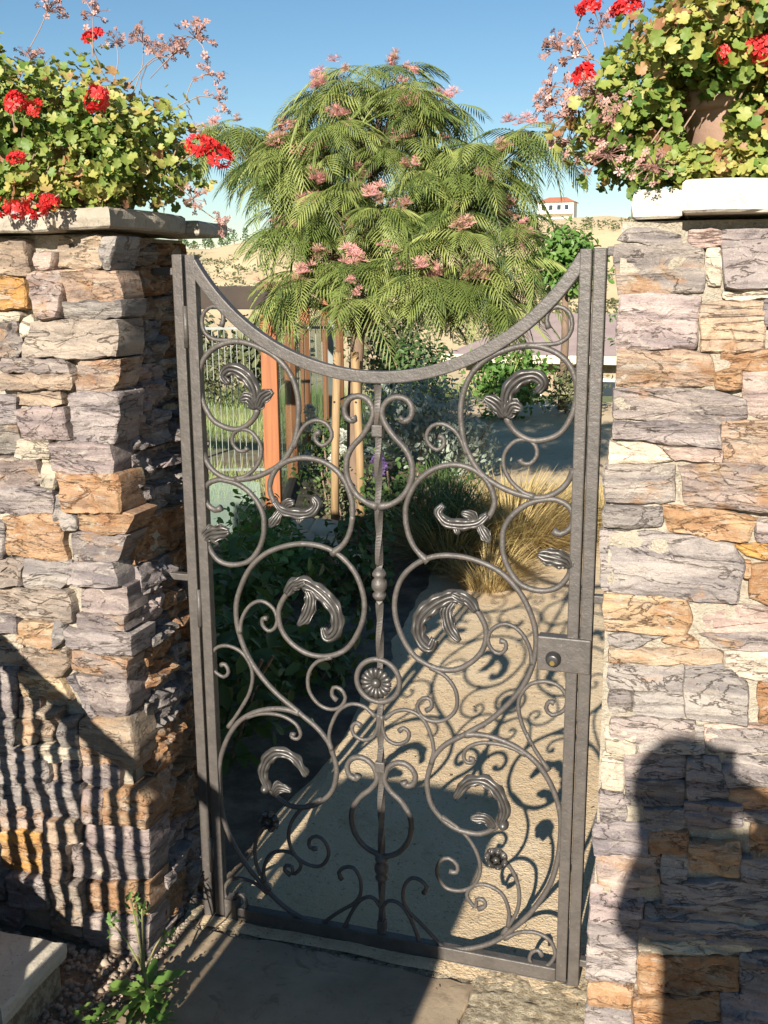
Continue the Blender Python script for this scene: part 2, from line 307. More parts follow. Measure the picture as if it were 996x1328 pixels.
SCROLLS=[
('main',[(0.275,1.267),(0.280,1.251),(0.300,1.231),(0.333,1.220),(0.379,1.235),(0.405,1.276),(0.412,1.327),(0.397,1.371),(0.365,1.398),(0.319,1.409),(0.273,1.401),(0.226,1.378),(0.194,1.340),(0.179,1.288),(0.181,1.240),(0.191,1.198),(0.220,1.151),(0.259,1.124),(0.307,1.107),(0.354,1.105),(0.391,1.127),(0.414,1.165)]),
('thin',[(0.302,1.181),(0.308,1.173),(0.324,1.173),(0.337,1.190),(0.333,1.211),(0.316,1.221),(0.293,1.218),(0.273,1.196),(0.269,1.168),(0.283,1.137),(0.309,1.114),(0.335,1.105)]),
('thin',[(0.354,1.442),(0.349,1.458),(0.353,1.476),(0.371,1.485),(0.392,1.474),(0.399,1.452),(0.393,1.429),(0.371,1.414),(0.337,1.411),(0.310,1.408)]),
('thin',[(0.132,1.222),(0.143,1.217),(0.143,1.203),(0.129,1.192),(0.111,1.204),(0.106,1.223),(0.118,1.242),(0.141,1.247),(0.165,1.235),(0.181,1.212),(0.193,1.186)]),
('main',[(0.373,1.037),(0.389,1.030),(0.408,1.044),(0.414,1.066),(0.404,1.089),(0.383,1.100),(0.359,1.101),(0.322,1.090),(0.289,1.063),(0.272,1.032),(0.270,1.007),(0.272,0.981),(0.286,0.945),(0.312,0.916),(0.353,0.907),(0.389,0.919),(0.411,0.950),(0.412,0.963)]),
('main',[(0.194,0.565),(0.227,0.569),(0.263,0.566),(0.309,0.551),(0.355,0.519),(0.390,0.465),(0.408,0.402),(0.408,0.325),(0.393,0.244),(0.359,0.174),(0.318,0.118),(0.266,0.067),(0.207,0.037),(0.153,0.025)]),
('thin',[(0.205,0.509),(0.214,0.510),(0.213,0.502),(0.200,0.500),(0.192,0.513),(0.202,0.536),(0.233,0.551),(0.269,0.553),(0.299,0.548),(0.330,0.537)]),
('thin',[(0.268,0.789),(0.280,0.787),(0.281,0.772),(0.268,0.760),(0.252,0.767),(0.242,0.788),(0.252,0.814),(0.280,0.828),(0.309,0.816),(0.330,0.785),(0.339,0.744)]),
('thin',[(0.106,0.610),(0.119,0.620),(0.116,0.638),(0.099,0.638),(0.086,0.620),(0.095,0.598),(0.119,0.587),(0.150,0.594),(0.174,0.622),(0.174,0.662),(0.152,0.694),(0.116,0.713)]),
('thin',[(0.010,0.579),(0.039,0.601),(0.071,0.605),(0.100,0.588),(0.117,0.554),(0.124,0.519),(0.119,0.485)]),
('thin',[(0.044,0.553),(0.055,0.562),(0.067,0.553),(0.063,0.533),(0.038,0.521),(0.014,0.532),(0.004,0.561),(0.004,0.586)]),
('thin',[(0.162,0.227),(0.179,0.227),(0.180,0.246),(0.161,0.259),(0.141,0.249),(0.133,0.218),(0.152,0.185),(0.187,0.182),(0.219,0.202),(0.233,0.240),(0.226,0.282),(0.202,0.320),(0.172,0.344),(0.143,0.359)]),
('thin',[(0.230,0.144),(0.246,0.155),(0.242,0.169),(0.226,0.167),(0.225,0.148),(0.212,0.157),(0.203,0.176),(0.217,0.199),(0.248,0.208),(0.283,0.193),(0.300,0.154),(0.300,0.113)]),
('thin',[(0.284,0.280),(0.308,0.251),(0.322,0.207),(0.318,0.154),(0.287,0.090)]),
('thin',[(0.378,0.055),(0.369,0.067),(0.355,0.060),(0.349,0.040),(0.362,0.026),(0.388,0.031),(0.406,0.062),(0.396,0.095),(0.366,0.110),(0.329,0.105),(0.290,0.081)]),
('lyre',[(0.056,1.257),(0.052,1.251),(0.060,1.250),(0.072,1.258),(0.075,1.277),(0.065,1.294),(0.043,1.300),(0.020,1.290),(0.009,1.270),(0.013,1.249),(0.033,1.219),(0.060,1.191),(0.074,1.161),(0.073,1.125),(0.055,1.091),(0.028,1.071),(-0.000,1.064)]),
('lyre',[(0.054,0.433),(0.060,0.423),(0.076,0.428),(0.082,0.450),(0.068,0.471),(0.044,0.477),(0.019,0.462),(0.009,0.429),(0.024,0.403),(0.051,0.379),(0.071,0.341),(0.067,0.291),(0.043,0.254),(0.012,0.237),(-0.000,0.233)]),
('main',[(0.219,1.041),(0.240,1.057),(0.252,1.089),(0.239,1.127),(0.210,1.153),(0.166,1.163),(0.121,1.151),(0.084,1.120),(0.062,1.073),(0.061,1.033),(0.060,1.039),(0.067,1.007),(0.082,0.977),(0.110,0.950)]),
('main',[(0.204,0.862),(0.222,0.846),(0.238,0.811),(0.233,0.769),(0.208,0.735),(0.168,0.712),(0.121,0.714),(0.076,0.739),(0.045,0.792),(0.035,0.849),(0.048,0.903),(0.079,0.940),(0.120,0.962),(0.166,0.968),(0.216,0.961),(0.265,0.941),(0.305,0.904),(0.330,0.861),(0.344,0.812),(0.342,0.755),(0.324,0.701),(0.295,0.656),(0.251,0.607),(0.195,0.566),(0.153,0.537),(0.127,0.506),(0.118,0.482),(0.109,0.439),(0.118,0.389),(0.143,0.356),(0.178,0.335),(0.225,0.331),(0.257,0.346),(0.277,0.369)]),
('thin',[(0.388,0.662),(0.377,0.665),(0.370,0.649),(0.383,0.635),(0.407,0.648),(0.414,0.673),(0.400,0.699),(0.371,0.709),(0.337,0.700),(0.316,0.674),(0.311,0.642),(0.322,0.600),(0.343,0.560),(0.329,0.586),(0.349,0.551),(0.380,0.507)]),
('thin',[(0.101,0.159),(0.109,0.176),(0.095,0.191),(0.073,0.193),(0.055,0.168),(0.053,0.132),(0.067,0.105),(0.095,0.080),(0.123,0.053),(0.151,0.025)]),
('thin',[(-0.002,0.103),(0.017,0.123),(0.037,0.124),(0.055,0.111),(0.070,0.087),(0.084,0.054),(0.093,0.028)])]
LEAVES=[
(0.026,'hook',[(0.273,1.267),(0.277,1.314),(0.299,1.342),(0.329,1.351),(0.347,1.336),(0.335,1.318)]),
(0.026,'wing',[(0.271,1.267),(0.256,1.292),(0.230,1.307)]),
(0.026,'wing',[(0.276,1.267),(0.289,1.289),(0.308,1.285)]),
(0.034,'wing',[(0.412,0.963),(0.404,0.976),(0.385,0.983),(0.346,0.990)]),
(0.020,'hook',[(0.239,1.063),(0.220,1.046),(0.195,1.041),(0.165,1.041),(0.148,1.047),(0.136,1.064),(0.147,1.080)]),
(0.018,'wing',[(0.165,1.041),(0.175,1.032),(0.179,1.020)]),
(0.020,'wing',[(0.220,1.046),(0.232,1.028),(0.247,1.007)]),
(0.020,'wing',[(0.215,1.046),(0.205,1.061),(0.187,1.066)]),
(0.030,'hook',[(0.217,0.853),(0.197,0.877),(0.164,0.881),(0.126,0.860),(0.097,0.826),(0.096,0.784),(0.118,0.762),(0.129,0.785)]),
(0.026,'wing',[(0.174,0.877),(0.156,0.850),(0.164,0.812),(0.185,0.785)]),
(0.022,'wing',[(0.202,0.870),(0.179,0.883),(0.165,0.889)]),
(0.024,'hook',[(0.277,0.364),(0.288,0.405),(0.272,0.447),(0.242,0.469),(0.205,0.459),(0.177,0.417)]),
(0.024,'wing',[(0.264,0.356),(0.246,0.379),(0.214,0.377)])]
FLOWER=(0.273,0.290)
KNOB=(0.285,0.365)
STONES_R=[
('g',[(0.956,1.601),(0.973,1.619),(1.060,1.614),(1.061,1.595)]),
('p',[(1.075,1.617),(1.127,1.616),(1.128,1.591),(1.077,1.592)]),
('g',[(1.130,1.613),(1.216,1.615),(1.223,1.522),(1.137,1.522)]),
('gO',[(0.954,1.595),(1.097,1.590),(1.103,1.514),(0.962,1.513)]),
('c',[(1.105,1.585),(1.128,1.585),(1.132,1.526),(1.108,1.526)]),
('c',[(1.136,1.517),(1.223,1.516),(1.224,1.505),(1.136,1.505)]),
('m',[(0.966,1.510),(1.098,1.507),(1.095,1.419),(0.963,1.417)]),
('tO',[(1.098,1.495),(1.199,1.499),(1.204,1.419),(1.107,1.416)]),
('d',[(1.201,1.503),(1.228,1.503),(1.231,1.461),(1.204,1.461)]),
('tO',[(0.966,1.414),(1.118,1.414),(1.133,1.357),(0.967,1.353)]),
('o',[(1.134,1.379),(1.171,1.380),(1.173,1.351),(1.133,1.353)]),
('o',[(1.139,1.416),(1.234,1.419),(1.236,1.384),(1.142,1.392)]),
('oG',[(1.174,1.379),(1.236,1.382),(1.242,1.301),(1.189,1.310)]),
('gO',[(0.960,1.348),(1.134,1.346),(1.184,1.332),(1.185,1.304),(1.137,1.292),(0.963,1.295)]),
('g',[(0.963,1.289),(1.143,1.290),(1.148,1.249),(0.965,1.261)]),
('tO',[(1.149,1.294),(1.242,1.299),(1.248,1.224),(1.154,1.223)]),
('c',[(0.959,1.252),(1.034,1.251),(1.067,1.224),(0.960,1.212)]),
('p',[(1.050,1.246),(1.150,1.246),(1.152,1.225),(1.075,1.224)]),
('gO',[(0.951,1.208),(1.073,1.214),(1.073,1.149),(0.954,1.146)]),
('oG',[(1.080,1.218),(1.246,1.222),(1.252,1.141),(1.098,1.147)]),
('g',[(0.954,1.136),(1.052,1.139),(1.052,1.104),(0.954,1.093)]),
('o',[(1.056,1.141),(1.215,1.130),(1.202,1.084),(1.070,1.097)]),
('m',[(1.217,1.124),(1.253,1.127),(1.255,1.091),(1.219,1.089)]),
('g',[(0.950,1.087),(1.054,1.089),(1.176,1.080),(1.197,1.049),(1.191,0.974),(1.100,0.971),(0.955,0.973)]),
('y',[(1.178,1.080),(1.256,1.080),(1.258,1.059),(1.206,1.061)]),
('oD',[(1.214,1.039),(1.258,1.050),(1.264,0.974),(1.214,0.985)]),
('o',[(1.197,1.048),(1.208,1.049),(1.210,1.023),(1.198,1.022)]),
('yM',[(0.961,0.967),(1.101,0.969),(1.117,0.936),(1.104,0.904),(0.963,0.901)]),
('p',[(1.117,0.963),(1.264,0.970),(1.267,0.924),(1.122,0.911)]),
('g',[(0.969,0.890),(1.064,0.896),(1.016,0.870),(0.972,0.869)]),
('o',[(1.068,0.887),(1.090,0.899),(1.127,0.893),(1.127,0.878)]),
('gO',[(1.129,0.908),(1.267,0.922),(1.270,0.887),(1.178,0.885)]),
('tO',[(0.974,0.863),(1.174,0.882),(1.174,0.854),(0.976,0.834)]),
('c',[(1.178,0.877),(1.270,0.887),(1.274,0.836),(1.180,0.835)]),
('g',[(0.974,0.828),(1.106,0.841),(1.106,0.798),(0.977,0.787)]),
('g',[(1.109,0.844),(1.180,0.853),(1.219,0.823),(1.221,0.746),(1.117,0.743)]),
('oD',[(1.239,0.823),(1.274,0.828),(1.279,0.756),(1.244,0.751)]),
('g',[(1.020,0.781),(1.108,0.792),(1.113,0.747),(1.026,0.738)]),
('g',[(0.978,0.780),(1.017,0.785),(1.019,0.743),(0.979,0.738)]),
('gO',[(0.980,0.723),(1.132,0.740),(1.132,0.697),(0.982,0.676)]),
('p',[(1.151,0.733),(1.280,0.748),(1.282,0.715),(1.152,0.701)]),
('c',[(0.975,0.705),(1.029,0.713),(1.031,0.668),(0.976,0.660)]),
('g',[(1.034,0.713),(1.148,0.728),(1.151,0.679),(1.036,0.663)]),
('g',[(1.158,0.727),(1.277,0.740),(1.280,0.697),(1.156,0.681)]),
('g',[(1.188,0.679),(1.280,0.688),(1.284,0.632),(1.189,0.623)]),
('c',[(0.970,0.655),(1.007,0.661),(1.011,0.583),(0.973,0.578)]),
('m',[(1.012,0.657),(1.117,0.671),(1.120,0.624),(1.014,0.608)]),
('d',[(1.122,0.664),(1.181,0.672),(1.200,0.600),(1.127,0.582)]),
('g',[(0.967,0.573),(1.012,0.580),(1.015,0.513),(0.970,0.506)]),
('d',[(1.015,0.605),(1.120,0.620),(1.123,0.568),(1.017,0.551)]),
('d',[(1.055,0.551),(1.123,0.562),(1.125,0.518),(1.057,0.507)]),
('d',[(1.127,0.576),(1.225,0.591),(1.228,0.538),(1.130,0.522)]),
('o',[(1.204,0.614),(1.285,0.627),(1.288,0.586),(1.207,0.573)]),
('d',[(0.960,0.500),(1.059,0.517),(1.062,0.455),(0.963,0.438)]),
('o',[(1.064,0.504),(1.131,0.515),(1.133,0.470),(1.066,0.458)]),
('o',[(1.135,0.495),(1.226,0.505),(1.231,0.440),(1.145,0.436)]),
('g',[(1.229,0.571),(1.288,0.580),(1.290,0.558),(1.230,0.548)]),
('o',[(1.245,0.546),(1.290,0.554),(1.294,0.496),(1.249,0.488)]),
('d',[(1.233,0.478),(1.295,0.489),(1.298,0.441),(1.236,0.429)]),
('oG',[(0.968,0.434),(1.083,0.454),(1.086,0.397),(0.971,0.375)]),
('g',[(1.089,0.458),(1.133,0.466),(1.136,0.411),(1.092,0.402)]),
('g',[(1.091,0.398),(1.298,0.441),(1.300,0.412),(1.098,0.356)]),
('m',[(0.959,0.368),(1.055,0.386),(1.058,0.319),(0.961,0.300)]),
('d',[(1.062,0.346),(1.301,0.407),(1.305,0.349),(1.063,0.319)]),
('g',[(0.958,0.294),(1.048,0.310),(1.050,0.264),(0.958,0.245)]),
('d',[(1.053,0.311),(1.305,0.344),(1.308,0.303),(1.055,0.265)]),
('c',[(1.079,0.266),(1.259,0.303),(1.260,0.280),(1.080,0.242)]),
('g',[(0.957,0.239),(1.050,0.258),(1.051,0.173),(0.958,0.154)]),
('oD',[(1.057,0.232),(1.240,0.267),(1.243,0.193),(1.058,0.154)]),
('d',[(1.246,0.272),(1.309,0.286),(1.315,0.210),(1.251,0.196)]),
('o',[(0.960,0.148),(1.044,0.167),(1.046,0.118),(0.962,0.098)]),
('oD',[(1.050,0.144),(1.210,0.180),(1.213,0.124),(1.053,0.086)]),
('d',[(1.215,0.181),(1.315,0.204),(1.320,0.140),(1.219,0.116)]),
('g',[(0.958,0.092),(1.046,0.113),(1.048,0.060),(0.960,0.038)]),
('d',[(1.053,0.080),(1.184,0.111),(1.187,0.061),(1.055,0.029)]),
('g',[(1.190,0.103),(1.320,0.134),(1.323,0.089),(1.192,0.057)]),
('m',[(0.958,0.033),(1.049,0.054),(1.051,0.002),(0.960,-0.021)])]
STONES_L=[
('t',[(-0.337,1.627),(-0.235,1.624),(-0.225,1.554),(-0.345,1.557)]),
('p',[(-0.215,1.595),(-0.167,1.599),(-0.174,1.566),(-0.211,1.564)]),
('t',[(-0.160,1.625),(-0.059,1.624),(-0.061,1.566),(-0.173,1.567)]),
('g',[(-0.055,1.624),(-0.020,1.622),(-0.045,1.563),(-0.059,1.566)]),
('y',[(-0.345,1.552),(-0.253,1.550),(-0.245,1.484),(-0.353,1.484)]),
('c',[(-0.353,1.480),(-0.266,1.480),(-0.268,1.460),(-0.356,1.460)]),
('oG',[(-0.233,1.554),(-0.152,1.559),(-0.162,1.466),(-0.219,1.466)]),
('tO',[(-0.149,1.559),(-0.032,1.560),(-0.027,1.502),(-0.151,1.497)]),
('g',[(-0.158,1.494),(-0.023,1.499),(-0.024,1.467),(-0.161,1.465)]),
('gO',[(-0.356,1.455),(-0.274,1.455),(-0.281,1.383),(-0.364,1.382)]),
('c',[(-0.272,1.451),(-0.238,1.470),(-0.235,1.442),(-0.268,1.427)]),
('tG',[(-0.240,1.457),(-0.031,1.463),(-0.035,1.387),(-0.266,1.384)]),
('m',[(-0.320,1.379),(-0.164,1.380),(-0.148,1.353),(-0.327,1.351)]),
('t',[(-0.327,1.347),(-0.148,1.351),(-0.151,1.318),(-0.331,1.313)]),
('oG',[(-0.131,1.375),(-0.031,1.379),(-0.061,1.315),(-0.143,1.315)]),
('d',[(-0.373,1.296),(-0.295,1.298),(-0.300,1.243),(-0.379,1.240)]),
('t',[(-0.289,1.312),(-0.180,1.315),(-0.182,1.285),(-0.292,1.282)]),
('g',[(-0.155,1.308),(-0.038,1.312),(-0.057,1.209),(-0.153,1.209)]),
('m',[(-0.289,1.274),(-0.176,1.280),(-0.169,1.213),(-0.281,1.212)]),
('gO',[(-0.380,1.235),(-0.295,1.238),(-0.301,1.178),(-0.387,1.174)]),
('c',[(-0.293,1.206),(-0.220,1.207),(-0.223,1.167),(-0.306,1.167)]),
('m',[(-0.213,1.201),(-0.066,1.207),(-0.063,1.140),(-0.214,1.140)]),
('oG',[(-0.388,1.160),(-0.259,1.164),(-0.248,1.108),(-0.395,1.098)]),
('o',[(-0.203,1.136),(-0.051,1.139),(-0.050,1.060),(-0.189,1.055)]),
('c',[(-0.240,1.159),(-0.206,1.161),(-0.211,1.106),(-0.245,1.104)]),
('g',[(-0.395,1.094),(-0.217,1.103),(-0.230,1.043),(-0.402,1.036)]),
('g',[(-0.210,1.088),(-0.195,1.094),(-0.173,1.041),(-0.218,1.033)]),
('o',[(-0.348,1.031),(-0.202,1.043),(-0.202,0.945),(-0.353,0.943)]),
('g',[(-0.404,1.011),(-0.353,1.015),(-0.361,0.939),(-0.413,0.935)]),
('g',[(-0.207,1.040),(-0.170,1.046),(-0.164,1.019),(-0.196,1.007)]),
('o',[(-0.159,1.051),(-0.021,1.059),(-0.055,1.011),(-0.161,1.014)]),
('gO',[(-0.176,1.007),(-0.049,1.010),(-0.079,0.950),(-0.178,0.948)]),
('tG',[(-0.413,0.931),(-0.315,0.939),(-0.320,0.877),(-0.420,0.869)]),
('g',[(-0.309,0.934),(-0.193,0.939),(-0.196,0.899),(-0.229,0.874),(-0.316,0.877)]),
('g',[(-0.189,0.937),(-0.082,0.946),(-0.072,0.895),(-0.192,0.890)]),
('tG',[(-0.420,0.863),(-0.205,0.873),(-0.191,0.808),(-0.212,0.797),(-0.427,0.801)]),
('m',[(-0.167,0.885),(-0.058,0.892),(-0.059,0.833),(-0.168,0.828)]),
('gO',[(-0.184,0.820),(-0.059,0.829),(-0.060,0.794),(-0.179,0.793)]),
('g',[(-0.428,0.797),(-0.342,0.802),(-0.340,0.765),(-0.432,0.754)]),
('oC',[(-0.333,0.786),(-0.241,0.793),(-0.252,0.734),(-0.343,0.735)]),
('d',[(-0.239,0.796),(-0.225,0.797),(-0.208,0.769),(-0.250,0.737)]),
('g',[(-0.206,0.786),(-0.045,0.785),(-0.046,0.741),(-0.210,0.741)]),
('t',[(-0.335,0.721),(-0.223,0.731),(-0.207,0.700),(-0.240,0.666),(-0.342,0.677)]),
('oG',[(-0.200,0.734),(-0.057,0.729),(-0.066,0.686),(-0.200,0.687)]),
('t',[(-0.436,0.723),(-0.339,0.733),(-0.344,0.682),(-0.441,0.671)]),
('m',[(-0.195,0.674),(-0.064,0.680),(-0.065,0.598),(-0.138,0.588)]),
('oC',[(-0.349,0.670),(-0.244,0.662),(-0.215,0.613),(-0.346,0.608)]),
('d',[(-0.216,0.668),(-0.198,0.676),(-0.146,0.589),(-0.160,0.579)]),
('t',[(-0.191,0.573),(-0.067,0.592),(-0.052,0.510),(-0.056,0.484),(-0.193,0.508)]),
('g',[(-0.442,0.667),(-0.355,0.676),(-0.360,0.626),(-0.447,0.616)]),
('t',[(-0.356,0.601),(-0.302,0.608),(-0.306,0.561),(-0.361,0.554)]),
('g',[(-0.448,0.610),(-0.364,0.620),(-0.370,0.553),(-0.455,0.542)]),
('oC',[(-0.364,0.549),(-0.310,0.556),(-0.315,0.499),(-0.370,0.492)]),
('t',[(-0.302,0.579),(-0.242,0.587),(-0.248,0.511),(-0.309,0.503)]),
('g',[(-0.241,0.564),(-0.197,0.570),(-0.200,0.501),(-0.247,0.497)]),
('g',[(-0.456,0.537),(-0.371,0.548),(-0.377,0.485),(-0.463,0.473)]),
('c',[(-0.306,0.499),(-0.200,0.496),(-0.203,0.466),(-0.310,0.451)]),
('g',[(-0.463,0.467),(-0.313,0.488),(-0.317,0.450),(-0.468,0.428)]),
('tO',[(-0.194,0.502),(-0.058,0.506),(-0.061,0.468),(-0.197,0.462)]),
('g',[(-0.470,0.431),(-0.375,0.447),(-0.381,0.384),(-0.477,0.367)]),
('g',[(-0.371,0.449),(-0.285,0.459),(-0.288,0.406),(-0.377,0.387)]),
('t',[(-0.280,0.461),(-0.247,0.466),(-0.276,0.408),(-0.285,0.407)]),
('g',[(-0.242,0.469),(-0.198,0.469),(-0.206,0.417),(-0.263,0.408)]),
('m',[(-0.194,0.467),(-0.104,0.465),(-0.108,0.412),(-0.196,0.417)]),
('g',[(-0.477,0.363),(-0.358,0.383),(-0.364,0.328),(-0.484,0.306)]),
('g',[(-0.353,0.390),(-0.203,0.411),(-0.214,0.320),(-0.361,0.306)]),
('oG',[(-0.197,0.395),(-0.144,0.406),(-0.150,0.324),(-0.204,0.316)]),
('o',[(-0.140,0.404),(-0.057,0.414),(-0.021,0.383),(-0.034,0.330),(-0.144,0.324)]),
('oG',[(-0.484,0.304),(-0.308,0.329),(-0.316,0.271),(-0.491,0.239)]),
('t',[(-0.306,0.302),(-0.214,0.315),(-0.222,0.258),(-0.311,0.250)]),
('m',[(-0.206,0.310),(-0.032,0.328),(-0.035,0.272),(-0.211,0.249)]),
('y',[(-0.440,0.245),(-0.320,0.266),(-0.331,0.158),(-0.444,0.144)]),
('t',[(-0.316,0.242),(-0.248,0.249),(-0.258,0.151),(-0.325,0.146)]),
('m',[(-0.246,0.241),(-0.042,0.267),(-0.046,0.191),(-0.250,0.159)]),
('g',[(-0.430,0.138),(-0.313,0.148),(-0.321,0.067),(-0.424,0.060)]),
('tG',[(-0.307,0.142),(-0.217,0.156),(-0.229,0.011),(-0.318,0.013)]),
('o',[(-0.212,0.152),(-0.043,0.186),(-0.047,0.106),(-0.218,0.080)]),
('m',[(-0.219,0.072),(-0.048,0.099),(-0.053,0.015),(-0.225,-0.005)]),
('g',[(-0.491,0.242),(-0.443,0.250),(-0.453,0.155),(-0.501,0.147)]),
('g',[(-0.502,0.140),(-0.434,0.152),(-0.443,0.070),(-0.511,0.057)]),
('m',[(-0.512,0.050),(-0.411,0.049),(-0.416,-0.007),(-0.518,-0.007)]),
('t',[(-0.319,0.006),(-0.123,0.020),(-0.128,-0.048),(-0.325,-0.063)]),
('g',[(-0.121,-0.005),(-0.047,0.010),(-0.050,-0.024),(-0.124,-0.040)])]
HEADS_L=[(-0.159,0.000,2.042,1.00),(-0.187,-0.240,1.878,1.25),(-0.159,-0.220,1.868,0.90),(-0.002,-0.250,1.873,1.15),(-0.175,-0.270,1.771,0.80),(0.126,-0.100,1.802,1.05),(0.162,-0.080,1.781,1.10),(0.129,-0.050,1.803,0.90),(-0.128,-0.280,1.682,1.15),(-0.182,-0.270,1.676,0.80),(-0.103,-0.270,1.688,0.80),(-0.215,-0.270,1.682,0.90)]
UMB_L=[(-0.264,0.000,2.101,1.20),(-0.226,0.020,2.079,1.00),(-0.154,0.000,2.084,1.10),(-0.279,-0.050,1.997,1.00),(-0.344,-0.050,2.024,1.10),(-0.117,0.020,2.031,1.00),(-0.053,0.020,2.030,1.00),(-0.013,0.000,2.038,0.90),(0.083,0.000,2.024,1.35),(0.029,0.000,1.997,1.20),(0.054,0.000,1.970,1.20),(0.109,0.000,1.952,1.10),(-0.007,0.000,1.993,1.10),(0.131,0.000,1.931,1.00),(0.122,0.000,1.655,1.00),(0.084,-0.050,1.703,1.00),(0.040,-0.100,1.695,0.90),(0.129,0.000,1.899,0.90)]
HEADS_R=[(0.873,0.000,2.018,1.05),(0.943,0.000,2.013,1.10),(0.879,-0.100,1.884,1.00),(1.113,-0.220,1.881,0.60),(1.170,-0.220,1.886,1.15),(0.921,0.020,2.011,0.80)]
UMB_R=[(0.828,-0.050,1.942,1.30),(0.856,-0.050,1.927,1.10),(0.815,-0.050,1.878,1.00),(0.839,-0.050,1.826,1.35),(0.818,-0.050,1.856,1.00),(0.893,0.000,1.983,1.00),(0.867,-0.080,1.849,1.10),(0.796,0.000,1.849,0.90),(0.901,-0.120,1.852,1.10),(0.927,-0.150,1.790,1.10),(0.945,-0.150,1.820,1.00),(0.940,-0.200,1.740,1.20),(1.017,-0.220,1.717,1.10),(0.854,-0.050,1.779,1.00)]
# ---------------------------------------------------------------- ground, path, hills
def lerp_tab(T, x):
    for (a, p), (b, q) in zip(T, T[1:]):
        if a <= x <= b: return p + (q - p) * (x - a) / (b - a)
    return T[0][1] if x < T[0][0] else T[-1][1]
RIDGE = [(-180, 1.6), (-60, 1.7), (-38, 1.9), (-30, 1.55), (-27, 1.45), (-24.5, 1.95), (-21, 2.3), (-15, 2.7), (-9, 3.0), (-6, 3.1), (0, 2.6), (10, 2.2), (40, 1.6), (180, 1.6)]
def height(x, y):
    dx, dy = x - 1.137, y + 2.051; r = math.hypot(dx, dy); az = math.degrees(math.atan2(dx, dy))
    ss = lambda a, b: min(1, max(0, (r - a) / (b - a))) ** 2 * (3 - 2 * min(1, max(0, (r - a) / (b - a))))
    z = -.012 - 2.6 * ss(13, 30) - 2.5 * ss(30, 70) + nz(x, y, 0, .7) * .02 * ss(2.5, 6)
    e = lerp_tab(RIDGE, az); top = 1.54 + 250 * math.tan(R_(e)) + nz(x, y, 3, .02) * 1.1
    z += (top + 5.1) * ss(75, 250) - 14 * ss(290, 700)
    if r > 60: z += nz(x, y, 9, .05) * .9 * ss(60, 120)
    return z
rs = [0.01] + list(np.geomspace(.6, 1200, 90)); azs = [-180 + 4 * i for i in range(34)] + [-44 + .5 * i for i in range(128)] + [20 + 4 * i for i in range(40)]
V = []; F = []; n = len(azs)
for r in rs:
    for a in azs:
        x = 1.137 + r * math.sin(R_(a)); y = -2.051 + r * math.cos(R_(a)); V.append((x, y, height(x, y)))
for i in range(len(rs) - 1):
    for k in range(n): F.append((i * n + k, (i + 1) * n + k, (i + 1) * n + (k + 1) % n, i * n + (k + 1) % n))
tag(obj('ground', mesh('ground', V, F, True), M['ground']), kind='structure')
def sheet(name, poly, z, mat, cell, rough=.0, edge=.05, kind='structure'):
    """an uneven sheet cut to a wobbly outline: rows of quads between a left and a right edge"""
    V = []; F = []; ys = np.arange(poly[0][0], poly[-1][0] + 1e-6, cell); nx = 40
    L = [(a, b) for a, b, c in poly]; Rr = [(a, c) for a, b, c in poly]
    for y in ys:
        l = lerp_tab(L, y) + nz(y, 1.3, 0, 3) * edge; r = lerp_tab(Rr, y) + nz(y, 7.7, 0, 3) * edge
        for k in range(nx + 1):
            x = l + (r - l) * k / nx; e = min(k, nx - k) / nx
            V.append((x, y, height(x, y) + z + nz(x, y, 0, 9) * rough - (.02 if e == 0 else 0)))
    for i in range(len(ys) - 1):
        for k in range(nx): a = i * (nx + 1) + k; F.append((a, a + 1, a + nx + 2, a + nx + 1))
    return tag(obj(name, mesh(name, V, F, True), M[mat]), kind=kind)
sheet('path', [(-.04, -.03, .97), (1.0, -.04, 1.6), (2.0, -.16, 2.4), (3.0, -.28, 2.8), (4.5, -.45, 3.2), (6.5, -.95, 3.6), (9, -1.9, 3.6), (11.2, -2.3, 3.0)], .012, 'sand', .1, .006)

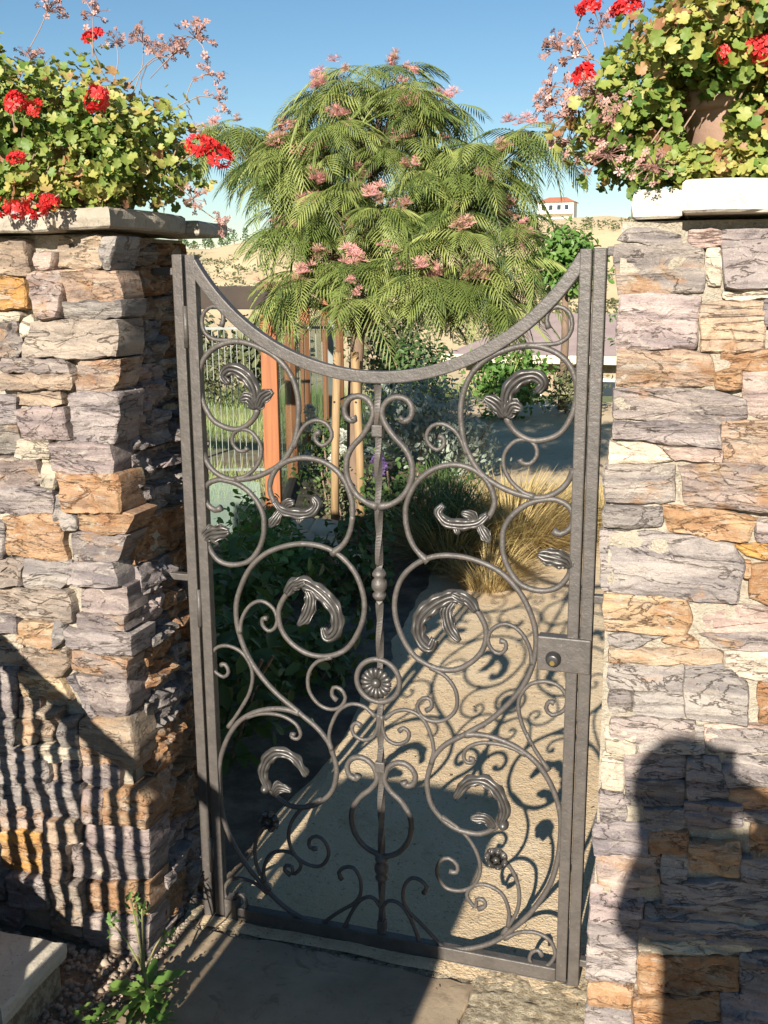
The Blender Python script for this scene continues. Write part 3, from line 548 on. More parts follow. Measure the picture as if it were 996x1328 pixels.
# ---------------------------------------------------------------- stone walls
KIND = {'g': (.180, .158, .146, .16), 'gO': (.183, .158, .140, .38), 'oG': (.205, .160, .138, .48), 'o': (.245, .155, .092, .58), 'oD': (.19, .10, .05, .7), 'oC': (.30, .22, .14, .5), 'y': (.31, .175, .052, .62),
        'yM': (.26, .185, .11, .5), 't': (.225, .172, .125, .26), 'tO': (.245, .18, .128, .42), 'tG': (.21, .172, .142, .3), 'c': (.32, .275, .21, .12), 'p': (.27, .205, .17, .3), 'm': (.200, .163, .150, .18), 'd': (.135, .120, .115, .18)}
BRIGHT = [1.0]
def stone(poly, k, parent, mp, pro=.012, dep=.05, cell=.0085, rough=1., jit=.0045, grow=.0045):
    """one rough split stone: mp(a, b, d) maps wall-plane coordinates and outward distance to the world"""
    P = [Vector(p) for p in poly]; c = sum(P, Vector((0, 0))) / len(P)
    if sum(a.cross(b) for a, b in zip(P, P[1:] + P[:1])) > 0: P = P[::-1]
    per = []; sd = random.random() * 90
    for a, b in zip(P, P[1:] + P[:1]):
        m = max(2, int((b - a).length / cell))
        per += [a.lerp(b, i / m) for i in range(m)]
    n = len(per); per = [(per[i - 1] + per[i] * 6 + per[(i + 1) % n]) / 8 for i in range(n)]
    per = [p + Vector((nz(p.x, p.y, sd, 22) + .6 * nz(p.x, p.y, sd + 5, 60), nz(p.x, p.y, sd + 9, 22) + .6 * nz(p.x, p.y, sd + 14, 60))) * jit for p in per]
    tilt = (random.gauss(0, .045), random.gauss(0, .09)); V = []; F = []
    span = min(max(p.y for p in per) - min(p.y for p in per), max(p.x for p in per) - min(p.x for p in per))
    per = [p + (p - c).normalized() * grow for p in per]
    ins = min(.0030 / max(span / 2, .01), .2); m_ = max(3, int(span / 2 / .0065))
    nl = random.uniform(16, 34); am = random.uniform(.5, 1.4)
    rings = [(1., -dep), (1., -.004), (1 - ins * .2, .70), (1 - ins, .98)] + [((1 - ins) * (1 - i / m_), 1.) for i in range(1, m_)]
    def relief(q):
        led = q.y * nl + .55 * nz(q.x, q.y, sd, 9) + .25 * nz(q.x, q.y, sd, 40); fl = math.floor(led); fr = led - fl
        f = .0065 * am * (noise.cell(Vector((fl * 3.1, sd, 0))) - .5) + .0030 * am * (fr ** 4)
        return f + .0035 * (noise.cell(Vector((math.floor(q.x * 16 + 2 * nz(q.x, q.y, sd, 12)), math.floor(q.y * 26 + 2 * nz(q.x, q.y, sd + 4, 12)), sd))) - .5) + .006 * nz(q.x, q.y, sd, 15) + .0035 * nz(q.x, q.y, sd, 42) + .002 * nz(q.x, q.y, sd, 95)
    for s, d in rings:
        for p in per:
            q = c + (p - c) * s
            if d <= 0: dd = d + (nz(q.x, q.y, sd, 40) * .003 if d > -.01 else 0)
            else:
                f = pro + rough * relief(q) + (q.x - c.x) * tilt[0] + (q.y - c.y) * tilt[1]
                dd = f * d if d < 1 else f
            V.append(mp(q.x, q.y, dd))
    V.append(mp(c.x, c.y, pro + rough * relief(c))); m = len(rings)
    for i in range(m - 1):
        for k2 in range(n): F.append((i * n + k2, i * n + (k2 + 1) % n, (i + 1) * n + (k2 + 1) % n, (i + 1) * n + k2))
    for k2 in range(n): F.append(((m - 1) * n + k2, (m - 1) * n + (k2 + 1) % n, len(V) - 1))
    sm_ = mesh('stone', V, F, True); sm_.set_sharp_from_angle(angle=R_(30)); o = obj('stone', sm_, M['stone'], parent)
    q = KIND[k]; j = random.uniform(.84, 1.16) * BRIGHT[0]; o.color = (q[0] * j, q[1] * j * random.uniform(.97, 1.03), q[2] * j, q[3]); return o
YW = -.17
front = lambda a, b, d: (a, YW - d, b)
def courses(u0, u1, v0, v1, kinds, parent, mp, hs=(.05, .1), ws=(.1, .24), **kw):
    v = v0
    while v < v1 - .02:
        h = min(random.uniform(*hs), v1 - v); u = u0
        while u < u1 - .01:
            wd = min(random.uniform(*ws), u1 - u)
            if u1 - u - wd < .05: wd = u1 - u
            g = .005; t = lambda: random.uniform(-.005, .005)
            stone([(u + g + t(), v + h - g + t()), (u + wd - g + t(), v + h - g + t()), (u + wd - g + t(), v + g + t()), (u + g + t(), v + g + t())], random.choice(kinds), parent, mp, **{'grow': .002, **kw})
            u += wd
        v += h
def mortar(parent, u0, u1, v0, v1, yb, back=.004):
    V = []; F = []; nx = int((u1 - u0) / .009); nv = int((v1 - v0) / .009)
    for j in range(nv + 1):
        for i in range(nx + 1):
            u = u0 + (u1 - u0) * i / nx; v = v0 + (v1 - v0) * j / nv
            V.append((u, YW + back + .009 * nz(u, v, 2, 26) + .005 * nz(u, v, 5, 75), v))
    F = [(j * (nx + 1) + i, j * (nx + 1) + i + 1, (j + 1) * (nx + 1) + i + 1, (j + 1) * (nx + 1) + i) for j in range(nv) for i in range(nx)]
    o = mesh('mortar', V, F, True); obj('mortar', o, M['mortar'], parent)
    MB().box(((u0 + u1) / 2, (YW + .03 + yb) / 2, (v0 + v1) / 2), (u1 - u0 - .004, yb - YW - .03, v1 - v0 - .004)).build('core', M['mortar'], parent)
WT = 1.632
wr = empty('stone_wall', (1.6, 0, 0), 'sunlit right-hand stone wall of grey and rust slate, beside the lock side of the gate', 'wall')
mortar(wr, .963, 2.3, -.06, WT, .2, .003)
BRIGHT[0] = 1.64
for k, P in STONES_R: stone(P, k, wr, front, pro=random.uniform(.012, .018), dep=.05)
courses(1.325, 2.3, -.05, WT - .01, ['g', 'o', 'gO', 't', 'm', 'c', 'p'], wr, front, cell=.03)
jr = lambda a, b, d: (.966 - d, a, b)
courses(-.10, .19, -.05, WT - .01, ['g', 'gO', 't', 'm'], wr, jr, pro=.004, cell=.03, hs=(.07, .13))
wl = empty('stone_wall', (-.8, 0, 0), 'left-hand stone wall of slate blocks striped by railing shadow, with dark jamb beside the hinges', 'wall')
mortar(wl, -1.7, -.078, -.08, WT, .2, .014)
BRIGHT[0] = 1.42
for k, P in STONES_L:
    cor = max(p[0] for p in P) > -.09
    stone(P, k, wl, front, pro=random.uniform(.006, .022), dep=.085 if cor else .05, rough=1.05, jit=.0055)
courses(-1.7, -.525, -.05, WT - .01, ['g', 'o', 'gO', 't', 'm', 'y', 'tO'], wl, front, cell=.03)
jl = lambda a, b, d: (-.062 + d, a, b)
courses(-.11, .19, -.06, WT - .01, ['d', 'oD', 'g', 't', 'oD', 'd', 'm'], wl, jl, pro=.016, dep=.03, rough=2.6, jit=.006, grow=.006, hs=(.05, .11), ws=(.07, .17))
def slab(name, x0, x1, y0, y1, z0, z1, mat, parent, seg=.018, amp=.009):
    """a hand-cut flat stone with wobbly edges"""
    mb = MB(); nx = max(2, int((x1 - x0) / seg)); ny = max(2, int((y1 - y0) / seg)); sd = random.random() * 40
    per = [(x0 + (x1 - x0) * i / nx, y0) for i in range(nx)] + [(x1, y0 + (y1 - y0) * i / ny) for i in range(ny)] + [(x1 - (x1 - x0) * i / nx, y1) for i in range(nx)] + [(x0, y1 - (y1 - y0) * i / ny) for i in range(ny)]
    n = len(per); cx, cy = (x0 + x1) / 2, (y0 + y1) / 2; V = []
    for z, sh in ((z0, .006), (z0 + .004, 0), ((z0 + z1) / 2, -.002), (z1 - .005, 0), (z1, .006), (z1, .05)):
        for x, y in per:
            a = nz(x, y, sd, 14) * amp + nz(x, y + z * 40, sd, 50) * amp * .5; sx = (1 if x > cx else -1); sy = (1 if y > cy else -1)
            ex = abs(abs(x - cx) - (x1 - x0) / 2) < 1e-5; ey = abs(abs(y - cy) - (y1 - y0) / 2) < 1e-5
            V.append((x + (a - sh) * sx * ex, y + (a - sh) * sy * ey, z + nz(x, y, sd + 3, 10) * .003))
    F = [(j * n + i, j * n + (i + 1) % n, (j + 1) * n + (i + 1) % n, (j + 1) * n + i) for j in range(5) for i in range(n)] + [tuple(range(n - 1, -1, -1)), tuple(5 * n + i for i in range(n))]
    return obj(name, mesh(name, V, F), mat, parent)
slab('cap_slab', .978, 1.058, -.188, .22, 1.636, 1.684, M['pale_cap'], wr)
slab('cap_slab', 1.062, 1.52, -.235, .235, 1.640, 1.692, M['pale_cap'], wr)
slab('cap_slab', 1.53, 2.28, -.225, .23, 1.638, 1.688, M['pale_cap'], wr)
slab('cap_slab', -.13, -.012, -.215, .10, 1.640, 1.680, M['cap_stone'], wl)
slab('cap_slab', -.62, -.136, -.225, .22, 1.636, 1.674, M['cap_stone'], wl)
slab('cap_slab', -.13, .015, .105, .235, 1.636, 1.668, M['cap_stone'], wl)
slab('cap_slab', -1.68, -.63, -.22, .22, 1.638, 1.676, M['cap_stone'], wl)

# ---------------------------------------------------------------- front paving, footing, step
mb = slab('paving_slab', -.02, .70, -1.9, -.048, -.10, -.003, M['concrete'], None, .03, .014); tag(mb, kind='structure')
mb = slab('paving_slab', .71, 2.3, -1.9, -.20, -.10, -.006, M['concrete'], None, .06, .004); tag(mb, kind='structure')
V = []; F = []; nx, ny = 70, 40
for j in range(ny + 1):
    for i in range(nx + 1):
        x = -.05 + 1.01 * i / nx; y = -.20 + .25 * j / ny
        inn = x > .694 or y > -.062
        V.append((x, y, -.012 + (.012 if x > .694 else .004) + .007 * nz(x, y, 0, 28) + .006 * nz(x, y, 4, 70) - (.03 if not inn else 0)))
F = [(j * (nx + 1) + i, j * (nx + 1) + i + 1, (j + 1) * (nx + 1) + i + 1, (j + 1) * (nx + 1) + i) for j in range(ny) for i in range(nx)]
tag(obj('footing', mesh('footing', V, F, True), M['rough_concrete']), kind='structure')
st = empty('stone_step', (-.45, -.43, 0), 'low stone step with a smooth pale slab on top, in the lower left corner', 'step')
o = slab('top_slab', -.95, -.172, -.545, -.322, 0.060, .104, M['pale_cap'], st, .02, .008); bevel(o, .010, 3)
MB().box((-.56, -.435, .02), (.76, .19, .084)).build('block', M['rough_concrete'], st)

# gravel and clods on the bare strip before the left wall
def clod(seed):
    V = []; F = []; n = 6; random.seed(seed)
    for j, (r, z) in enumerate(((.6, -.5), (1, 0), (.65, .55))):
        for k in range(n): a = 6.283 * k / n; q = r * random.uniform(.75, 1.2); V.append((q * math.cos(a), q * math.sin(a), z * random.uniform(.6, 1.1)))
    V.append((0, 0, .75))
    F = [(j * n + k, j * n + (k + 1) % n, (j + 1) * n + (k + 1) % n, (j + 1) * n + k) for j in range(2) for k in range(n)] + [(2 * n + k, 2 * n + (k + 1) % n, 3 * n) for k in range(n)]
    return V, F
def scatter(name, m, area, size, mat, seed):
    T = []; random.seed(seed)
    for i in range(m):
        x, y = random.uniform(area[0], area[1]), random.uniform(area[2], area[3]); s = random.uniform(*size) * random.uniform(.4, 1)
        T.append(frame((x, y, height(x, y) + s * .15), (random.gauss(0, .4), random.gauss(0, .4), 1), random.random() * 6, s))
    o = place_many(name, clod(seed), T, [random.random() for _ in T], mat, kind='stuff'); return o
scatter('gravel', 2600, (-.62, -.03, -.75, -.19), (.004, .014), M['gravel'], 5)
scatter('gravel', 1600, (-.05, .72, -.5, -.03), (.0012, .0045), M['gravel'], 16)
scatter('gravel', 900, (-.05, .72, -.085, -.03), (.002, .009), M['gravel'], 17)
scatter('gravel', 900, (-.05, .02, -.6, -.02), (.003, .009), M['gravel'], 6)
scatter('gravel', 1500, (-.05, .95, .03, 3.2), (.0015, .005), M['gravel'], 8)
random.seed(21)
# ---------------------------------------------------------------- the wrought-iron gate
UC = .4605; IRON = M['iron']
fr = empty('gate_frame', (.46, .012, 0), 'fixed grey iron frame posts standing between the two stone walls, outside the gate leaf', 'gate frame')
for x in (.0115, .9095):
    bevel(obj('post', MB().box((x, .0125, .797), (.0245, .025, 1.594)).me('post'), IRON, fr), .0025)
bevel(MB().box((.4605, .0125, -.004), (.8725, .024, .012)).build('threshold_bar', IRON, fr), .002)
for z in (1.588, .9, .06):
    bevel(MB().box((.9385, .0125, z), (.033, .02, .017)).build('wall_bracket', IRON, fr), .002)
    bevel(MB().box((-.026, .0125, z - .03), (.05, .018, .016)).build('wall_bracket', IRON, fr), .002)
gate = empty('scroll_gate', (.46, .012, 0), 'tall grey wrought iron gate with dipped top rail, leafy scrolls and daisy rosette', 'gate')
for x in (.0425, .8825):
    o = bevel(obj('stile', MB().box((x, .0125, .8), (.0235, .025, 1.586)).me('stile'), IRON, gate), .0025)
# dipped arch: a bar bent to a circle
cz, ro = 1.8255, .473; a0 = math.asin(.4085 / ro); V = []; F = []; N = 44; prof = [(-.0128, .001), (-.0128, .024), (.0128, .024), (.0128, .001)]
for i in range(N + 1):
    a = -a0 + 2 * a0 * i / N
    for dr, y in prof: rr = ro + .0125 + dr; V.append((UC + rr * math.sin(a), y, cz - rr * math.cos(a)))
for i in range(N):
    for k in range(4): F.append((i * 4 + k, i * 4 + (k + 1) % 4, (i + 1) * 4 + (k + 1) % 4, (i + 1) * 4 + k))
F += [(3, 2, 1, 0), (N * 4, N * 4 + 1, N * 4 + 2, N * 4 + 3)]
bevel(obj('arch_rail', mesh('arch_rail', V, F), IRON, gate), .0025)
bevel(MB().box((.4625, .0125, .0185), (.816, .0225, .033)).build('bottom_rail', IRON, gate), .0025)
# twisted centre bar with beads
mb = MB(); V = []; F = []; N = 190; z0, z1 = .030, 1.345
for i in range(N + 1):
    z = z0 + (z1 - z0) * i / N; a = math.pi / 4 + (z * 16 if .93 < z < 1.33 or z < .85 else .3)
    for k in range(4): V.append((UC + .0088 * math.cos(a + k * math.pi / 2), .0125 + .0088 * math.sin(a + k * math.pi / 2), z))
for i in range(N):
    for k in range(4): F.append((i * 4 + k, i * 4 + (k + 1) % 4, (i + 1) * 4 + (k + 1) % 4, (i + 1) * 4 + k))
obj('centre_bar', mesh('centre_bar', V, F), IRON, gate)
for z in (.890, .205):
    MB().lathe((UC, .0125, z), [(.009, -.035), (.015, -.026), (.015, -.021), (.010, -.016), (.0165, -.008), (.0175, 0), (.0165, .008), (.010, .016), (.0155, .021), (.0155, .026), (.009, .036)], 14).build('bead', IRON, gate, True)
for z in (1.228, .462): bevel(MB().box((UC, .0125, z), (.024, .022, .026)).build('collar', IRON, gate), .003)
bevel(MB().box((UC, .0125, .055), (.02, .02, .03)).build('collar', IRON, gate), .003)
RAD = {'main': .0062, 'thin': .0046, 'lyre': .0066}
for k, P in SCROLLS:
    for sg in (1, -1):
        pts = spline([(UC + sg * u, .0115, v) for u, v in P], .008); n = len(pts); r = RAD[k]
        if sg < 0: pts = [p + Vector((nz(p.x, p.z, 3, 7) * .006, 0, nz(p.x, p.z, 8, 7) * .006)) for p in pts]
        rad = [r * (1 + .13 * nz(i * .6, sg, 0)) for i in range(n)]
        for e in range(min(3, n)): rad[-1 - e] *= (1.45, 1.35, 1.15)[e]
        for e in range(min(4, n)): rad[e] *= (1.35, 1.25, 1.12, 1.04)[e]
        MB().tube(pts, rad, 9).build('scroll', IRON, gate, True)
def leaf(P, wd, kind, sg):
    pts = spline([(UC + sg * u, 0, v) for u, v in P], .004); n = len(pts); m = 18; V = []; F = []
    for i, p in enumerate(pts):
        t = i / (n - 1); T = (pts[min(i + 1, n - 1)] - pts[max(i - 1, 0)]).normalized(); B = Vector((-T.z, 0, T.x))
        if kind == 'wing': wv = wd * (.28 + .85 * math.sin(math.pi * min(1, t ** .8 * .78))) * (1 if t < .85 else max(.35, 1 - (t - .85) * 3.6)); curl = .006 * math.sin(t * 3.1) + .010 * t * t
        else: wv = 1.08 * wd * (.42 + .58 * math.sin(math.pi * min(1., t * .9 + .05))); curl = .010 * math.sin(t * 3.1) + .006 * t
        wv *= 1 + .16 * (abs(math.sin(t * 9.5)) - .5)
        for j in range(m + 1):
            s = j / m * 2 - 1; rib = .0030 * math.cos(s * math.pi * (4 if kind == 'wing' else 3)); cup = -.004 * s * s
            q = p + B * (s * wv / 2 * (1 + .05 * math.cos(s * 12) + .10 * abs(s) * math.sin(i * .9 + s))) - T * (abs(s) ** 2 * wv * .22)
            V.append((q.x, .004 - curl - rib - cup + abs(s) ** 2 * .004 * math.sin(i * .75 + s * 2), q.z))
    for i in range(n - 1):
        for j in range(m): a = i * (m + 1) + j; F.append((a, a + 1, a + m + 2, a + m + 1))
    o = obj('leaf_ornament', mesh('leaf_ornament', V, F, True), M['iron_worn'], gate)
    md = o.modifiers.new('thickness', 'SOLIDIFY'); md.thickness = .0022
for wd, k, P in LEAVES:
    for sg in (1, -1): leaf(P, wd, k, sg)
# scalloped flower bosses with ball tips
for sg in (1, -1):
    cx_, cz_ = UC + sg * FLOWER[0], FLOWER[1]; mb = MB(); V = [(cx_, -.010, cz_)]; F = []
    for ring, (q, y) in enumerate(((.35, -.012), (.75, -.006), (1., -.004))):
        for k in range(56):
            a = k * 2 * math.pi / 56; r = .0265 * q * (1 - .17 * abs(math.cos(a * 3.5)) ** 3 * (q > .5)); V.append((cx_ + r * math.cos(a), y + .003 * math.cos(a * 7) * q, cz_ + r * math.sin(a)))
    F = [(0, 1 + k, 1 + (k + 1) % 56) for k in range(56)] + [(1 + j * 56 + k, 1 + j * 56 + (k + 1) % 56, 1 + (j + 1) * 56 + (k + 1) % 56, 1 + (j + 1) * 56 + k) for j in range(2) for k in range(56)]
    o = obj('flower_boss', mesh('flower_boss', V, F, True), M['iron_worn'], gate); md = o.modifiers.new('thickness', 'SOLIDIFY'); md.thickness = .004
    mb = MB()
    for k in range(7):
        a = (k + .5) * 2 * math.pi / 7; mb.lathe((cx_ + .0225 * math.cos(a), -.010, cz_ + .0225 * math.sin(a)), [(.0008, -.005), (.0036, -.003), (.0048, .001), (.004, .005)], 8, 'y')
    mb.build('ball_tips', M['iron_worn'], o, True)
    kx, kz = UC + sg * KNOB[0], KNOB[1]
    MB().lathe((kx, .008, kz), [(.003, -.016), (.009, -.011), (.012, -.003), (.011, .006)], 12, 'y').build('knob', M['iron_worn'], gate, True)
# daisy rosette within its ring
cx_, cz_ = UC - .004, .6678; mb = MB()
mb.tube([(cx_ + .0500 * math.cos(a), .010, cz_ + .0500 * math.sin(a)) for a in np.linspace(0, 2 * math.pi, 49)], .0062, 9, False); ring = mb.build('rosette_ring', IRON, gate, True)
ros = MB().lathe((cx_, .004, cz_), [(.002, -.019), (.008, -.017), (.011, -.012), (.011, -.002)], 14, 'y').build('rosette', M['iron_worn'], gate, True)
for k in range(16):
    a = k * 2 * math.pi / 16; V = []; F = []
    for i in range(7):
        t = i / 6; r = .009 + .026 * t; hw = .0022 + .0045 * t * (1 if t < .8 else 1 - (t - .8) * 2.2)
        for s in (-1, 0, 1): V.append((cx_ + r * math.cos(a) - s * hw * math.sin(a), .000 - .009 * math.sin(t * 2.6) + .003 * abs(s), cz_ + r * math.sin(a) + s * hw * math.cos(a)))
    for i in range(6):
        for j in range(2): F.append((i * 3 + j, i * 3 + j + 1, i * 3 + j + 4, i * 3 + j + 3))
    o = obj('petal', mesh('petal', V, F, True), M['iron_worn'], ros); md = o.modifiers.new('thickness', 'SOLIDIFY'); md.thickness = .0016
# lock
lp = bevel(MB().box((.866, .0085, .777), (.110, .030, .075)).build('lock_plate', IRON, gate), .003)
MB().lathe((.8455, -.0066, .768), [(.009, -.016), (.0125, -.015), (.014, -.011), (.0162, -.004), (.0168, .002)], 22, 'y').build('lock_cylinder', M['dark_steel'], lp, True)
MB().lathe((.8455, -.0235, .764), [(.0052, -.001), (.0056, .002)], 14, 'y').build('keyway', M['brass'], lp)
for z in (1.44, .80, .17): MB().tube([(.0272, .000, z - .045), (.0272, .000, z + .045)], .0058, 10).build('hinge_barrel', IRON, gate, True)
MB().box((.073, .012, .030), (.03, .03, .05)).build('stop_block', IRON, gate)

# ---------------------------------------------------------------- railing, pier and photographer: all stand just outside the frame and throw the shadows
rl = empty('railing', (-.35, -.9, 0), 'dark metal railing whose bars stripe the left stone wall with shadow', 'railing')
p0, p1 = Vector((-.78, -.19, 0)), Vector((.095, -1.70, 0)); dr = (p1 - p0).normalized(); ang = math.atan2(dr.y, dr.x); Ln = (p1 - p0).length; mid = (p0 + p1) / 2
bevel(MB().box((mid.x, mid.y, 1.005), (Ln, .05, .04), ang).build('top_rail', M['dark_steel'], rl), .006)
MB().box((mid.x, mid.y, .10), (Ln, .03, .025), ang).build('bottom_rail', M['dark_steel'], rl)
bevel(MB().box((mid.x, mid.y, .17), (Ln, .12, .44), ang).build('shade_base', M['mortar'], rl), .01)  # unseen solid base, added under the rail to shade the step slab
bm = MB().box((0, 0, .545), (.019, .019, .89), ang).me('baluster'); bm.materials.append(M['dark_steel'])
nb = int(Ln / .096)
for i in range(nb):
    q = p0 + dr * (i + .6) * .096; o = bpy.data.objects.new('baluster', bm); COL.objects.link(o); o.parent = rl; o.location = Vector((q.x, q.y, 0)) - rl.location
pier = empty('masonry_pier', (.33, -1.95, 0), 'square stone pier before the gate, its block of shadow lying over the gate foot', 'pier')
bevel(MB().box((.335, -1.96, .53), (.50, .42, 1.06)).build('shaft', M['mortar'], pier), .01)
slab('cap_slab', .065, .572, -2.19, -1.73, 1.062, 1.118, M['cap_stone'], pier)

def skin(name, V, E, rad, mat, parent=None, root=0, sub=2):
    me = bpy.data.meshes.new(name); me.from_pydata(V, E, []); o = bpy.data.objects.new(name, me); COL.objects.link(o); me.materials.append(mat)
    md = o.modifiers.new('skin', 'SKIN'); md.use_smooth_shade = True; sv = me.skin_vertices[0].data if me.skin_vertices else me.attributes
    if not me.skin_vertices:
        bm_ = bmesh.new(); bm_.from_mesh(me); bm_.verts.layers.skin.verify(); bm_.to_mesh(me); bm_.free(); sv = me.skin_vertices[0].data
    for i, r in enumerate(rad): sv[i].radius = (r, r) if not hasattr(r, '__len__') else r; sv[i].use_root = (i == root)
    s2 = o.modifiers.new('smooth', 'SUBSURF'); s2.levels = sub; s2.render_levels = sub
    if parent: o.parent = parent; o.location = -parent.location
    return o
pe = empty('person', (1.17, -2.52, 0), 'person holding up a camera, casting the dark figure shadow on the right wall', 'person')
V = []; E = []; Rd = []
def chain(pts, start=None):
    prev = start; ids = []
    for p, r in pts:
        V.append(p); Rd.append(r); i = len(V) - 1; ids.append(i)
        if prev is not None: E.append((prev, i))
        prev = i
    return ids
sp = chain([((1.19, -2.53, .95), .14), ((1.195, -2.53, 1.1), (.135, .10)), ((1.19, -2.53, 1.27), (.155, .11)), ((1.175, -2.53, 1.40), (.12, .09)), ((1.14, -2.52, 1.47), .055), ((1.105, -2.50, 1.54), .068), ((1.10, -2.49, 1.60), .088), ((1.10, -2.49, 1.665), .062)])
nose = chain([((1.10, -2.395, 1.575), .012)], sp[6])
la = chain([((1.045, -2.51, 1.405), .058), ((1.03, -2.42, 1.25), .042), ((1.055, -2.28, 1.30), .036), ((1.085, -2.17, 1.44), .027), ((1.092, -2.135, 1.46), .026)], sp[3])
ra = chain([((1.33, -2.51, 1.44), .062), ((1.38, -2.33, 1.41), .050), ((1.30, -2.24, 1.445), .040), ((1.215, -2.17, 1.468), .029), ((1.196, -2.14, 1.468), .026)], sp[3])
for hand, sx in ((la[-1], 1), (ra[-1], -1)):
    h = Vector(V[hand])
    for k in range(4):
        z = .022 - k * .015; chain([((h.x + sx * .008, h.y + .012, h.z + z), .009), ((h.x + sx * .022, h.y + .024, h.z + z + .006), .008), ((h.x + sx * .036, h.y + .022, h.z + z + .004), .007)], hand)
    chain([((h.x + sx * .01, h.y - .012, h.z - .02), .010), ((h.x + sx * .03, h.y - .006, h.z - .026), .009)], hand)
for sx in (-1, 1):
    chain([((1.19 + sx * .09, -2.53, .86), .09), ((1.19 + sx * .10, -2.51, .48), .058), ((1.19 + sx * .10, -2.54, .10), .042), ((1.19 + sx * .11, -2.45, .04), .04), ((1.19 + sx * .12, -2.36, .03), .032)], sp[0])
skin('body', V, E, Rd, M['skin'], pe)
def shell(name, spec, mat):
    global V, E, Rd
    V = []; E = []; Rd = []
    base = None
    for ch, st_ in spec: chain(ch, st_)
    return skin(name, V, E, Rd, mat, pe)
shell('shirt', [([((1.19, -2.53, .88), .165), ((1.195, -2.53, 1.1), (.155, .125)), ((1.19, -2.53, 1.27), (.175, .13)), ((1.175, -2.53, 1.40), (.13, .10))], None), ([((1.06, -2.51, 1.425), .085), ((1.035, -2.42, 1.25), .062)], 3), ([((1.30, -2.51, 1.455), .125), ((1.385, -2.33, 1.41), .10), ((1.30, -2.26, 1.425), .088), ((1.24, -2.20, 1.44), .06)], 3)], M['shirt'])
shell('trousers', [([((1.19, -2.53, .92), .16)], None), ([((1.10, -2.53, .84), .105), ((1.09, -2.51, .48), .078), ((1.09, -2.54, .11), .062)], 0), ([((1.28, -2.53, .84), .105), ((1.29, -2.51, .48), .078), ((1.29, -2.54, .11), .062)], 0)], M['denim'])
V = []; F = []; nu, nv = 20, 12
for j in range(nv + 1):
    for i in range(nu):
        a = 2 * math.pi * i / nu; b = math.pi * min(j / nv, .55) * 1.0; dz = -max(0, j / nv - .55) * .55; d = Vector((math.cos(a) * math.sin(b), math.sin(a) * math.sin(b), math.cos(b)))
        if d.y > .45 and d.z < .5: d.y *= .55
        k = 1 + .10 * noise.noise(d * 6); tp = 1 - .9 * max(0, j / nv - .55); V.append((1.098 + d.x * .098 * k * tp, -2.505 + d.y * .108 * k * tp, 1.60 + d.z * .118 * k + dz))
F = [(j * nu + i, j * nu + (i + 1) % nu, (j + 1) * nu + (i + 1) % nu, (j + 1) * nu + i) for j in range(nv) for i in range(nu)]
obj('hair', mesh('hair', V, F, True), M['hair'], pe)
cd = empty('compact_camera', (1.137, -2.10, 1.5), 'small black compact camera held up in both hands', 'camera')
bevel(MB().box((1.143, -2.100, 1.508), (.095, .024, .052)).build('camera_body', M['black_plastic'], cd), .005)
MB().lathe((1.137, -2.086, 1.512), [(.022, 0), (.022, .008), (.017, .010)], 18, 'y').build('lens_barrel', M['dark_steel'], cd, True)
# ---------------------------------------------------------------- geraniums on the wall tops
random.seed(31); np.random.seed(31)
def floret_tmpl():
    V = []; F = []
    for k in range(5):
        a = k * 2 * math.pi / 5; n = len(V); ca, sa = math.cos(a), math.sin(a)
        for r, w_, z in ((.05, 0, 0), (.6, .30, .12), (1., .26, .05), (1.05, -.22, .02), (.6, -.30, .10)): V.append((r * ca - w_ * sa, r * sa + w_ * ca, z))
        F += [(n, n + 4, n + 3), (n, n + 3, n + 2), (n, n + 2, n + 1)]
    return V, F
FLO = floret_tmpl()
def head_mesh(name, mat, r, n, fs):
    T = []; ti = []
    for i in range(n):
        d = rnd_unit(); d.z = abs(d.z) * .9 - .25; d.normalize(); p = d * r * random.uniform(.65, 1.05); p.z *= .8
        T.append(frame(p, d + rnd_unit() * .35, random.random() * 6, fs * random.uniform(.75, 1.15))); ti.append(min(1, max(0, random.gauss(.5, .3))))
    o = place_many(name, FLO, T, ti, M[mat]); me = o.data; bpy.data.objects.remove(o); return me
RED = [head_mesh('flower_head', 'red_petal', .027, 24, .0135) for _ in range(3)]
def umbel_mesh(seed):
    random.seed(seed); np.random.seed(seed); T = []; ti = []; mb = MB()
    for i in range(17):
        d = rnd_unit(); d.z = d.z * .8 + .35; d.normalize(); p = d * random.uniform(.018, .034)
        mb.tube([(0, 0, -.004), p * .55 + Vector((0, 0, .002)), p], .0007, 4, False)
        for q in range(2): T.append(frame(p + rnd_unit() * .003, rnd_unit(), random.random() * 6, random.uniform(.004, .0075))); ti.append(random.random())
    o = place_many('seed_head', FLO, T, ti, M['dry_umbel']); me = o.data; me.materials.append(M['dry_umbel'])
    n0 = len(me.vertices); bm_ = bmesh.new(); bm_.from_mesh(me); lay = bm_.verts.layers.float.get('tint')
    vs = [bm_.verts.new(v) for v in mb.v]
    for f in mb.f: bm_.faces.new([vs[i] for i in f])
    for v in vs: v[lay] = .25
    bm_.to_mesh(me); bm_.free(); bpy.data.objects.remove(o); return me
UMB = [umbel_mesh(60 + i) for i in range(4)]
random.seed(33); np.random.seed(33)
LEAFV = []
for i in range(12):
    o = place_many('leaf', lobed(5, random.uniform(-.2, .55)), [Matrix.Identity(4)], [min(.99, max(0, (i + .5) / 12 + random.gauss(0, .05)))], M['geranium_leaf']); LEAFV.append(o.data); bpy.data.objects.remove(o)
